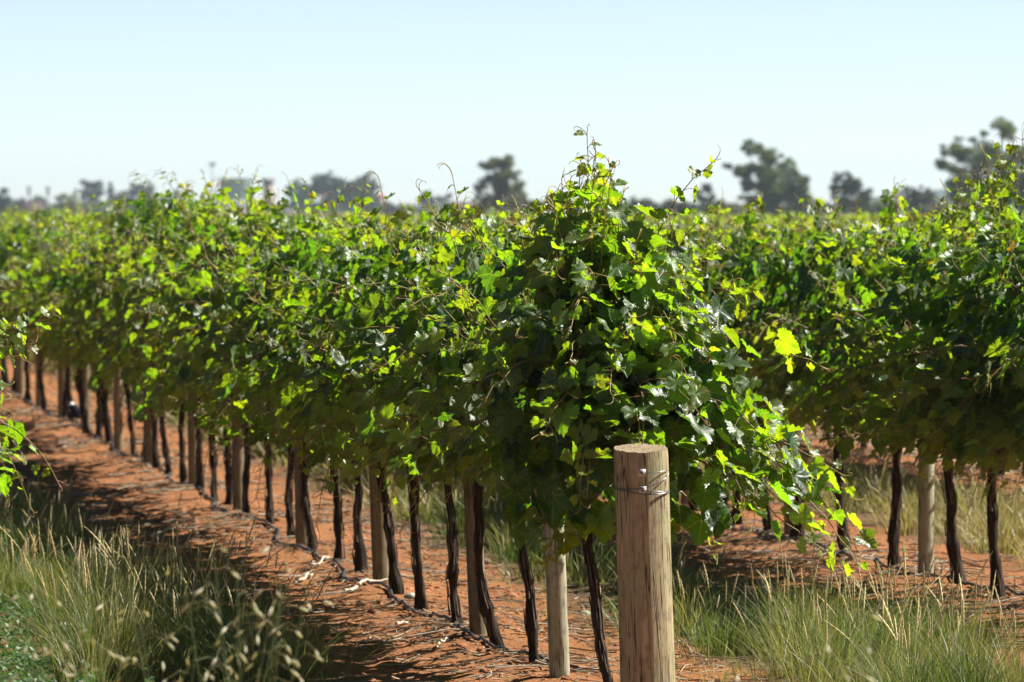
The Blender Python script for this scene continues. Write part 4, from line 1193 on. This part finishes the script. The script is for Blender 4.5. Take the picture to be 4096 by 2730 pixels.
# small purple flower
def flower():
    g = ground(950, 2700); e_ = empty("purple_flower", (g[0], g[1], 0))
    tag(e_, "tiny purple flower low in the grass at the bottom of the left tussock", "flower")
    mb = MB(); tube(mb, [(0, 0, 0), (0.004, 0, 0.06), (0.0, 0, 0.12)], 0.0015, 5, (0.1, 0.2, 0.05)); mb.build("stalk", M_grass, e_)
    mb = MB()
    for k in range(12):
        a = k * math.tau / 12; c, s_ = math.cos(a), math.sin(a)
        mb.add([(0, 0, 0.12), (c * .012 - s_ * .003, s_ * .012 + c * .003, 0.128), (c * .022, s_ * .022, 0.131), (c * .012 + s_ * .003, s_ * .012 - c * .003, 0.128)], [(0, 1, 2, 3)], (0.35, 0.05, 0.42))
    mb.build("petals", M_grass, e_, smooth=False)
flower()

# ------------------------------------------------------------------ the magpie
def magpie():
    g = ground(300, 1734)
    e_ = empty("magpie", (g[0], g[1], gz(g)), math.radians(128))
    tag(e_, "black and white magpie standing on the ground beside the far trunks at the left", "bird")
    # local +X forward; body as one lofted surface from tail to crown
    P = np.array([(-0.20, 0, 0.045), (-0.15, 0, 0.06), (-0.10, 0, 0.085), (-0.06, 0, 0.105), (-0.02, 0, 0.125), (0.02, 0, 0.148), (0.045, 0, 0.172), (0.06, 0, 0.195), (0.068, 0, 0.212), (0.078, 0, 0.224), (0.088, 0, 0.228)])
    R = np.array([0.010, 0.016, 0.024, 0.042, 0.052, 0.050, 0.038, 0.027, 0.024, 0.021, 0.010])
    t = np.linspace(0, 1, 34); tp = np.linspace(0, 1, len(P))
    Q = np.stack([np.interp(t, tp, P[:, c]) for c in range(3)], -1); RR = np.interp(t, tp, R)
    for _ in range(3):
        Q[1:-1] = (Q[:-2] + 2 * Q[1:-1] + Q[2:]) / 4; RR[1:-1] = (RR[:-2] + 2 * RR[1:-1] + RR[2:]) / 4
    Q *= 1.0
    sides = 18; col = np.tile([[0.012, 0.012, 0.014]], (34 * sides, 1))
    mb = MB(); tube(mb, Q, RR, sides, col)
    V = mb.V[0]
    for i in range(len(V)):
        k = i // sides
        top = V[i, 2] > Q[k, 2] - 0.2 * RR[k] and V[i, 0] <= Q[k, 0] + 0.006
        if 0.62 < t[k] < 0.76 and top: mb.C[0][i] = (0.72, 0.72, 0.70)
        if k < 8: V[i, 1] *= 1.2; V[i, 2] = Q[k, 2] + (V[i, 2] - Q[k, 2]) * 0.45
    mb.build("body", M_feather, e_)
    mb = MB(); tube(mb, [(0.090, 0, 0.225), (0.108, 0, 0.221), (0.128, 0, 0.214)], [0.009, 0.006, 0.001], 8, (0.40, 0.42, 0.46)); mb.build("beak", M_feather, e_)
    for sg in (-1, 1):
        mb = MB(); tube(mb, [(0.083, sg * 0.0185, 0.228), (0.083, sg * 0.0215, 0.228)], 0.0035, 8, (0.25, 0.06, 0.02)); mb.build("eye", M_feather, e_)
        mb = MB()
        tube(mb, [(-0.01, sg * 0.024, 0.095), (0.008, sg * 0.022, 0.055), (-0.004, sg * 0.022, 0.004)], [0.012, 0.005, 0.0035], 7, (0.012, 0.012, 0.014))
        for b in (-0.5, 0, 0.5, math.pi):
            tube(mb, [(-0.004, sg * 0.022, 0.004), (-0.004 + math.cos(b) * 0.028, sg * 0.022 + math.sin(b) * 0.028, 0.002)], [0.003, 0.0015], 5, (0.012, 0.012, 0.014))
        mb.build("leg", M_feather, e_)
        # folded wing with a white shoulder
        n = 9; tt = np.linspace(0, 1, n)
        A = np.stack([0.035 - 0.17 * tt, np.full(n, sg * 0.050) * (1 - 0.55 * tt ** 1.5), 0.155 - 0.085 * tt], -1)
        mb = MB(); c = np.tile([[0.012, 0.012, 0.015]], (n * 10, 1)); c[10:14] = (0.5, 0.5, 0.48)
        tube(mb, A, 0.024 * np.sin(np.linspace(0.5, np.pi - 0.25, n)), 10, c)
        mb.V[0][:, 1] = A[np.repeat(np.arange(n), 10), 1] + (mb.V[0][:, 1] - A[np.repeat(np.arange(n), 10), 1]) * 0.35
        mb.build("wing", M_feather, e_)
magpie()

# ------------------------------------------------------------------ far trees, town and hill
def tree(label, lobes, Z, col, name="gum_tree", dens=1.0, base_px=None, group=None, card=0.42, gap=0.4, seed=None):
    """lobes: (px x, px y, radius px[, squash]) of the crown's clumps, standing Z metres away"""
    rng = np.random.default_rng(int(abs(lobes[0][0]) * 7 + len(lobes)) if seed is None else seed)
    if lobes[0][0] < 1900: Z = Z * 1.5
    m = Z / F
    bx = base_px if base_px is not None else sum(l[0] for l in lobes) / len(lobes)
    b = at(bx, YH, Z); b[2] = 0
    e_ = empty(name, b); tag(e_, label, "tree", group)
    tr, cr = MB(), MB()
    C = [(at(l[0], l[1] + 3, Z) - b + [0, rng.uniform(-0.5, 0.5) * l[2] * m * 2, 0], l[2] * m * 1.08, (l[3] if len(l) > 3 else 0.8)) for l in lobes]
    top = max(c[0][2] for c in C); fork = np.array([0, 0, max(1.0, top * 0.35)])
    tr_r = max(0.12, top * 0.028)
    tube(tr, [(0, 0, -0.2), fork * 0.5 + [rng.normal(0, 0.1), 0, 0], fork], [tr_r * 1.25, tr_r, tr_r * 0.9], 9, (0.30, 0.26, 0.21))
    for c, r, q in C:
        mid = fork * 0.45 + c * 0.55 + rng.normal(0, 0.25, 3) * [1, 1, 0.3]; mid[2] = max(mid[2], fork[2])
        tube(tr, [fork * 0.97, mid, c, c + [0, 0, r * 0.4]], [tr_r * 0.6, tr_r * 0.35, tr_r * 0.18, 0.03], 6, (0.26, 0.22, 0.18))
        nsub = max(6, int(13 * dens))
        n = int(max(60, min(1500, 75 * (r / card) ** 2 * dens / nsub * 2.2)))
        for _ in range(nsub):
            d = norm(rng.normal(0, 1, 3)); cc = c + d * r * rng.uniform(0.2, 1.2) * [1, 1, q]
            rr = r * rng.uniform(0.28, 0.6)
            p = norm(rng.normal(0, 1, (n, 3))) * (rng.random((n, 1)) ** 0.45) * rr * [1, 1, 0.75] + cc
            p[:, 2] = np.maximum(p[:, 2], 0.2)
            nn = norm(rng.normal(0, 1, (n, 3)) + [0, 0, 0.5]); dd = norm(np.cross(nn, rng.normal(0, 1, (n, 3)))); ee = np.cross(nn, dd)
            s_ = card * rng.uniform(0.35, 1.0, (n, 1)) * 0.5
            V = np.stack([p - dd * s_, p + ee * s_ * 0.5, p + dd * s_, p - ee * s_ * 0.5], 1)
            cl = np.array(col) * rng.uniform(0.75, 1.3) * rng.uniform(0.8, 1.25, (n, 1))
            cr.add(V.reshape(-1, 3), np.arange(n * 4).reshape(-1, 4), np.repeat(cl, 4, 0))
    tr.build("trunk", M_treebark, e_); cr.build("crown", M_tree, e_, smooth=False)
    return e_
OLV = (0.14, 0.19, 0.05); DK = (0.05, 0.095, 0.03); GR = (0.07, 0.14, 0.03); BR = (0.15, 0.16, 0.07); YG = (0.16, 0.17, 0.04)
TG = "trees beyond the vineyard"
tree("tallest gum tree, with a rounded top clump, at the right edge of the photo", [(4020, 515, 50), (3935, 535, 18), (3890, 555, 14), (3835, 552, 14), (3800, 600, 36), (3850, 610, 50), (3930, 625, 60), (4010, 640, 70), (4090, 620, 70), (3775, 660, 36), (3830, 690, 60), (3900, 720, 70),
      (3990, 740, 80), (4080, 740, 80), (3800, 740, 30), (3840, 790, 50), (3920, 800, 60), (4010, 810, 60), (4150, 700, 90), (4150, 800, 80)], 1300, OLV, base_px=3960, group=TG)
tree("big spreading gum tree right of the tall vine shoots", [(2985, 590, 32), (3040, 605, 40), (3090, 630, 40), (2910, 665, 17), (2955, 680, 36), (3010, 680, 55), (3080, 685, 55), (3140, 668, 36), (3180, 690, 30), (3000, 740, 40), (3060, 750, 60), (3130, 745, 60), (3200, 720, 40), (3080, 800, 70),
      (3160, 800, 60), (3220, 790, 36), (3000, 800, 36)], 1350, (0.13, 0.18, 0.05), base_px=3090, group=TG)
tree("round-topped gum tree with sky gaps, left of the tall vine shoots", [(1985, 650, 40), (2025, 660, 36), (1945, 670, 30), (1960, 710, 30), (2010, 705, 50), (2050, 700, 26), (1930, 745, 28), (1990, 755, 45), (2050, 760, 40), (1925, 800, 34), (1985, 810, 50), (2060, 810, 50), (2080, 735, 20)], 1400, BR, base_px=2000, group=TG)
tree("dark rounded gum tree standing alone left of the blue hill", [(3350, 712, 26), (3390, 725, 36), (3430, 745, 34), (3345, 755, 28), (3400, 770, 45), (3460, 775, 34), (3370, 810, 40), (3440, 815, 45)], 1400, (0.06, 0.068, 0.042), group=TG)
tree("small rounded tree in front of the blue hill", [(3630, 768, 24), (3680, 764, 28), (3715, 775, 22), (3650, 800, 34), (3700, 805, 34)], 1400, (0.09, 0.08, 0.045), group=TG)
tree("slim dark tree just right of the tall vine shoots", [(2825, 755, 26), (2800, 790, 26), (2845, 790, 24), (2820, 830, 36)], 1500, (0.06, 0.06, 0.04), group=TG)
tree("wide dark tree at the left end of the grove beside the brick tower", [(1165, 750, 26), (1210, 745, 28), (1180, 785, 36), (1230, 780, 36), (1200, 815, 40)], 1900, DK, group=TG)
tree("tallest tree of the grove right of the brick tower, ragged on top", [(1300, 702, 24), (1270, 725, 28), (1330, 730, 36), (1290, 760, 45), (1350, 770, 45), (1310, 810, 50), (1370, 740, 28)], 1850, (0.045, 0.05, 0.035), group=TG)
tree("dark dense tree in the middle of the grove", [(1400, 740, 30), (1430, 760, 36), (1400, 785, 45), (1450, 800, 40), (1470, 770, 26)], 1800, DK, group=TG)
tree("tree with a knob-shaped top at the right end of the grove", [(1465, 706, 24), (1450, 722, 20), (1485, 735, 30), (1505, 745, 18), (1460, 770, 36), (1480, 800, 36)], 1850, (0.055, 0.06, 0.042), group=TG)
tree("small dark egg-shaped tree over the low houses", [(1705, 785, 26), (1700, 815, 30), (1715, 800, 24)], 1900, (0.04, 0.06, 0.045), "small_tree", 1.4, group=TG)
tree("small ragged tree right of the egg-shaped one", [(1760, 792, 20), (1795, 785, 20), (1780, 815, 26)], 1900, (0.06, 0.062, 0.05), "small_tree", 0.8, group=TG)
tree("dark round tree with a flat top in the town at the left", [(352, 740, 26), (385, 740, 28), (345, 770, 26), (390, 775, 30), (365, 800, 36)], 2000, (0.045, 0.05, 0.045), group=TG)
tree("narrow pointed conifer between two round trees at the left", [(442, 735, 9), (442, 755, 14), (445, 780, 20), (445, 810, 24), (446, 840, 28)], 2000, (0.035, 0.055, 0.04), "conifer_tree", 1.6, group=TG)
tree("round dark tree right of the narrow conifer", [(480, 790, 28), (495, 815, 32), (470, 830, 34)], 2000, (0.035, 0.055, 0.04), "dense_tree", 1.4, group=TG)
tree("olive tree with an open crown and light underside in the town", [(545, 750, 22), (580, 745, 24), (600, 765, 22), (530, 775, 22), (570, 800, 45), (545, 830, 40), (595, 835, 40)], 2000, (0.085, 0.09, 0.045), group=TG)
tree("pointed tree with a sloping left side near the floodlight mast", [(705, 765, 12), (700, 790, 22), (660, 810, 28), (625, 825, 28), (700, 825, 34), (735, 830, 28)], 2000, (0.05, 0.06, 0.045), "conifer_tree", 1.3, group=TG)
tree("dark green tree cut by the left edge of the photo", [(15, 765, 20), (5, 800, 34), (25, 835, 34), (-20, 820, 40), (45, 860, 26)], 1500, (0.03, 0.065, 0.04), "dense_tree", 1.3, group=TG)
tree("pale olive tree in the town left of the dark flat-topped one", [(250, 790, 22), (285, 795, 22), (265, 820, 34), (235, 840, 30), (300, 835, 26)], 1700, YG, "dense_tree", 1.0, group=TG)
for (px, py, r_, col, lab) in ((90, 805, 20, (0.06, 0.06, 0.05), "low dark tree right of the edge tree"), (150, 800, 22, DK, "low dark tree beneath the second floodlight pole"), (215, 850, 26, GR, "mid green bush above the vines at the left"),
                               (345, 840, 28, GR, "green bush under the flat-topped tree"), (415, 850, 26, (0.09, 0.11, 0.035), "yellow-green bush under the narrow conifer"), (130, 865, 24, (0.045, 0.05, 0.04), "dark bush above the vines near the left edge"),
                               (520, 868, 22, YG, "pale bush under the open olive tree"), (790, 845, 26, (0.055, 0.07, 0.045), "dark bush below the floodlight mast"), (640, 862, 22, (0.06, 0.08, 0.04), "green bush beside the blue roof"),
                               (1560, 830, 24, (0.07, 0.07, 0.05), "low bush right of the grove by the red roof"), (1640, 845, 22, YG, "pale low bush over the vine tips"), (1860, 838, 24, (0.08, 0.085, 0.05), "low bush left of the round-topped gum"),
                               (2560, 812, 34, (0.07, 0.09, 0.05), "distant bush seen right of the tall vine mound"), (2470, 825, 30, GR, "green distant bush just right of the tall vine mound"), (2700, 815, 36, (0.07, 0.07, 0.045), "olive bush beside the slim dark tree"),
                               (2885, 815, 34, YG, "yellowish bush left of the big spreading gum"), (2930, 845, 34, (0.09, 0.10, 0.035), "low bush at the big gum's left foot"), (3110, 850, 44, GR, "bright green bush under the big spreading gum"),
                               (3270, 835, 36, (0.055, 0.065, 0.04), "dark bush right of the big spreading gum"), (3540, 825, 34, OLV, "olive bush in front of the blue hill's left end"), (3600, 845, 36, (0.06, 0.07, 0.04), "dark bush below the small rounded tree"),
                               (3490, 850, 36, (0.075, 0.08, 0.04), "olive bush under the lone dark gum"), (3760, 835, 34, YG, "pale bush at the left foot of the tallest gum"), (2140, 820, 30, DK, "dark bush behind the vine mound's left side"),
                               (2250, 815, 34, (0.06, 0.07, 0.045), "bush hidden mostly behind the tall vine mound"), (3330, 862, 30, OLV, "low olive bush between the two big gums"), (3680, 860, 34, DK, "low dark bush left of the tallest gum")):
    k = r_ / 26
    tree(lab, [(px, py, r_), (px - 24 * k, py + 12 * k, r_ * 0.9), (px + 22 * k, py + 10 * k, r_ * 0.9), (px, py + 26 * k, r_)], 1450 if px > 1900 else 1750, col, "bush_tree", 1.0, group="bushes beyond the vineyard")

def house(x0, x1, ytop, yeave, Z, wall, roof, label, name="house", hip=True):
    if x0 < 1900: Z = Z * 1.45
    m = Z / F; b = at((x0 + x1) / 2, YH, Z); b[2] = 0
    e_ = empty(name, b); tag(e_, label, "building", "buildings of the far town")
    w = (x1 - x0) * m / 2; d = max(3.0, w * 0.6); ze = H - (yeave - YH) * m; zt = H - (ytop - YH) * m
    mb = MB(); box(mb, -w * 0.94, w * 0.94, -d, d, -0.2, ze, wall); wl = mb.build("wall", M_wall, e_, smooth=False)
    mb = MB(); hx = w * (0.55 if hip else 1.0)
    V = [(-w, -d * 1.1, ze), (w, -d * 1.1, ze), (w, d * 1.1, ze), (-w, d * 1.1, ze), (-hx, 0, zt), (hx, 0, zt)]
    mb.add(V, [(0, 1, 5, 4), (2, 3, 4, 5)], roof); mb.F.setdefault(3, []).append(np.array([(1, 2, 5), (3, 0, 4)])); mb.F[4].append(np.array([(0, 3, 2, 1)]))
    mb.build("roof", M_wall, e_, smooth=False)
    n = max(2, int(w / 2.2))
    for i in range(n):
        cx = -w * 0.7 + 1.4 * w * i / (n - 1); mb = MB(); hz = max(0.5, ze * 0.5)
        box(mb, cx - 0.5, cx + 0.5, -d - 0.04, -d + 0.05, hz - 0.45, hz + 0.45, (0.05, 0.06, 0.07)); mb.build("window", M_wall, e_, smooth=False)
WH = (0.42, 0.40, 0.38)
house(55, 172, 808, 822, 1600, (0.20, 0.14, 0.11), (0.10, 0.07, 0.08), "long dark-roofed building at the left, beneath the floodlight poles", "long_building", False)
house(255, 300, 876, 886, 1500, WH, (0.38,0.38,0.4), "white-roofed shed above the vines at the left", "shed", False)
house(348, 396, 858, 868, 1700, WH, (0.4,0.4,0.4), "pale flat shed under the flat-topped tree", "shed", False)
house(270, 340, 833, 850, 1800, (0.32, 0.22, 0.17), (0.30, 0.16, 0.13), "low brick house with a dull red roof in the town", "house")
house(690, 765, 832, 842, 1900, (0.35, 0.35, 0.40), (0.05, 0.11, 0.25), "building with a bright blue roof near the floodlight mast", "shed", False)
house(600, 690, 845, 858, 1800, (0.34, 0.26, 0.22), (0.30, 0.20, 0.18), "pinkish low house left of the blue roof", "house")
house(860, 990, 838, 852, 2000, (0.5, 0.46, 0.45), (0.42, 0.38, 0.40), "wide pale building beneath the green water tank", "long_building", False)
house(1495, 1545, 775, 795, 2100, (0.42, 0.30, 0.24), (0.34, 0.13, 0.09), "house with a red tiled roof right of the grove", "house")
house(1590, 1665, 830, 842, 1900, (0.55, 0.42, 0.34), (0.36, 0.16, 0.11), "low orange-roofed house over the vine tips", "house")
house(1660, 1760, 842, 852, 1850, WH, (0.42,0.42,0.44), "long white roof in the town between small trees", "long_building", False)
house(1790, 1850, 812, 828, 1950, (0.45, 0.25, 0.2), (0.30, 0.10, 0.09), "dark red house right of the small ragged tree", "house")
house(1840, 1915, 806, 816, 2200, (0.50, 0.42, 0.36), (0.46, 0.38, 0.33), "beige long building left of the round-topped gum", "long_building", False)
house(1120, 1200, 838, 850, 1900, (0.40, 0.36, 0.36), (0.33, 0.30, 0.33), "grey-roofed building below the brick tower", "house")
house(2480, 2600, 848, 860, 1500, (0.5, 0.46, 0.42), (0.44, 0.40, 0.36), "pale building seen right of the tall vine mound", "long_building", False)
house(2760, 2880, 862, 872, 1450, (0.42, 0.40, 0.38), (0.40, 0.38, 0.38), "grey low shed under the slim dark tree", "shed", False)

def watertank():
    Z = 3400.0; m = Z / F; b = at(945, YH, Z); b[2] = 0
    e_ = empty("water_tank", b); tag(e_, "wide pale green flat-topped water tank above the town, left of the brick tower", "water tank")
    R = 66 * m; zt = H + (YH - 716) * m; zb = H + (YH - 800) * m
    mb = MB(); tube(mb, [(0, 0, zb), (0, 0, zb + 0.02), (0, 0, zt - 0.02), (0, 0, zt)], R, 48, (0.22, 0.32, 0.31)); mb.build("tank_shell", M_wall, e_)
    mb = MB(); tube(mb, [(0, 0, zt), (0, 0, zt + 0.18)], R * 1.03, 48, (0.18, 0.26, 0.26)); mb.build("roof_rim", M_wall, e_)
    for k in range(12):
        a = k * math.tau / 12; mb = MB(); tube(mb, [(math.cos(a) * R * 0.85, math.sin(a) * R * 0.85, -0.2), (math.cos(a) * R * 0.85, math.sin(a) * R * 0.85, zb)], 0.25, 8, (0.5, 0.5, 0.48)); mb.build("leg", M_wall, e_)
    mb = MB(); tube(mb, [(1.0, 0, zt + 0.15), (1.0, 0, zt + 1.6)], 0.06, 6, (0.3, 0.3, 0.32)); mb.build("antenna", M_wall, e_)
watertank()
def brick_tower():
    Z = 3300.0; m = Z / F; b = at(1073, YH, Z); b[2] = 0
    e_ = empty("brick_tower", b); tag(e_, "pinkish brick tower with a wider dark crown, right of the water tank", "tower")
    zt = H + (YH - 717) * m; zc = H + (YH - 738) * m; r = 20 * m
    mb = MB(); tube(mb, [(0, 0, -0.2), (0, 0, zc * 0.5), (0, 0, zc)], [r * 1.1, r, r], 24, (0.34, 0.23, 0.18)); mb.build("shaft", M_wall, e_)
    mb = MB(); tube(mb, [(0, 0, zc), (0, 0, zc + 0.4), (0, 0, zt)], [r, r * 1.25, r * 1.28], 24, (0.20, 0.15, 0.16)); mb.build("crown", M_wall, e_)
    for k in range(12):
        a = k * math.tau / 12; mb = MB(); x, y = math.cos(a) * r * 1.2, math.sin(a) * r * 1.2
        box(mb, x - .16, x + .16, y - .16, y + .16, zt, zt + 0.3, (0.18, 0.14, 0.15)); mb.build("merlon", M_wall, e_, smooth=False)
brick_tower()
def mast(px, ytop, Z, hw, label, heads):
    Z = Z * 1.45; m = Z / F; b = at(px, YH, Z); b[2] = 0; e_ = empty("light_mast", b); tag(e_, label, "light mast", "light masts over the town")
    zt = H + (YH - ytop) * m
    mb = MB(); tube(mb, [(0, 0, -0.2), (0, 0, zt)], [0.32, 0.2], 8, (0.34, 0.34, 0.36)); mb.build("pole", M_wall, e_)
    for i in range(heads):
        for j in range(2 if hw > 9 else 3):
            x = (-0.5 + (i / (heads - 1) if heads > 1 else 0.5)) * 2 * hw * m; z = zt - (j * 0.75 if hw > 9 else j * 1.0)
            if j: x *= 0.55
            mb = MB(); box(mb, x - 0.3, x + 0.3, -0.25, 0.25, z - 0.22, z + 0.35, (0.10, 0.10, 0.12)); mb.build("lamp_head", M_wall, e_, smooth=False)
    mb = MB(); box(mb, -hw * m, hw * m, -0.12, 0.12, zt - 0.35, zt - 0.22, (0.2, 0.2, 0.22)); mb.build("crossbar", M_wall, e_, smooth=False)
mast(849, 655, 2300, 12, "tallest floodlight mast, left of the green water tank", 4)
mast(116, 752, 1900, 6, "leftmost short floodlight pole in the town", 2)
mast(192, 752, 1900, 6, "second short floodlight pole from the left", 2)
mast(305, 760, 1900, 5, "small floodlight pole left of the dark flat-topped tree", 2)

# far wooded skyline that reads as one mass
def woodland():
    rng = np.random.default_rng(55); mb = MB()
    for Z, x0, x1, top, n in ((2950, -300, 2200, 806, 150), (2500, 2100, 4400, 815, 130)):
        m = Z / F
        for i in range(n):
            px = rng.uniform(x0, x1); h = (YH - top) * m * (0.35 + 0.9 * float(vnoise(np.array(px / 70.0), np.array(0.5), 8))) + H
            c = at(px, YH, Z + rng.uniform(-60, 60)); r = h * rng.uniform(0.45, 0.7)
            k = 110
            p = norm(rng.normal(0, 1, (k, 3))) * (rng.random((k, 1)) ** 0.4) * [r * 1.3, r, h * 0.5] + [c[0], c[1], h * 0.5]
            nn = norm(rng.normal(0, 1, (k, 3))); dd = norm(np.cross(nn, rng.normal(0, 1, (k, 3)))); ee = np.cross(nn, dd); s_ = rng.uniform(0.25, 0.6, (k, 1))
            V = np.stack([p - dd * s_, p + ee * s_ * .6, p + dd * s_, p - ee * s_ * .6], 1)
            cl = np.array([(0.05, 0.09, 0.03), (0.10, 0.12, 0.04), (0.04, 0.07, 0.035)][rng.integers(0, 3)]) * rng.uniform(0.7, 1.3, (k, 1))
            mb.add(V.reshape(-1, 3), np.arange(k * 4).reshape(-1, 4), np.repeat(cl, 4, 0))
    tag(mb.build("distant_woodland", M_tree, smooth=False), "low far-off band of trees along the horizon behind the town", "woodland", kind="stuff")
woodland()

# hill on the horizon
def hills():
    rng = np.random.default_rng(3); Z = 6500.0; m = Z / F
    xs = np.linspace(-2500, 7500, 240); mb = MB()
    prof = 12 + 62 * np.exp(-((xs - 3900) / 400) ** 2) + 46 * np.exp(-((xs - 4500) / 500) ** 2) + 8 * np.sin(xs / 300) + 3 * vnoise(xs / 14, xs * 0, 2) + 14 * np.exp(-((xs - 3560) / 130) ** 2)
    V = []
    for dz, k in ((-900, 0.0), (-450, 0.55), (0, 1.0), (450, 0.5), (900, 0.0)):
        for x, p in zip(xs, prof):
            q = at(x, YH, Z + dz); V.append((q[0], q[1], -0.5 + k * (p * m + 2.4)))
    n = len(xs); i, j = np.meshgrid(np.arange(4), np.arange(n - 1), indexing='ij'); a = (i * n + j).ravel()
    mb.add(V, np.stack([a, a + 1, a + n + 1, a + n], -1), (0.05, 0.07, 0.05))
    tag(mb.build("hills", M_wall), kind="structure")
hills()

# ------------------------------------------------------------------ haze
HAZE = 0.00006
if HAZE:
    mb = MB(); box(mb, -9500, 9500, -9500, 9500, -1.5, 40)
    m, nt, out = newmat("haze")
    pv = nt.nodes.new("ShaderNodeVolumePrincipled")
    pv.inputs["Color"].default_value = (0.62, 0.82, 1.0, 1); pv.inputs["Density"].default_value = HAZE; pv.inputs["Anisotropy"].default_value = 0.3
    nt.links.new(pv.outputs[0], out.inputs["Volume"])
    o = mb.build("haze", m, smooth=False); tag(o, "thin blue haze filling the air over the vineyard", "haze", kind="stuff")
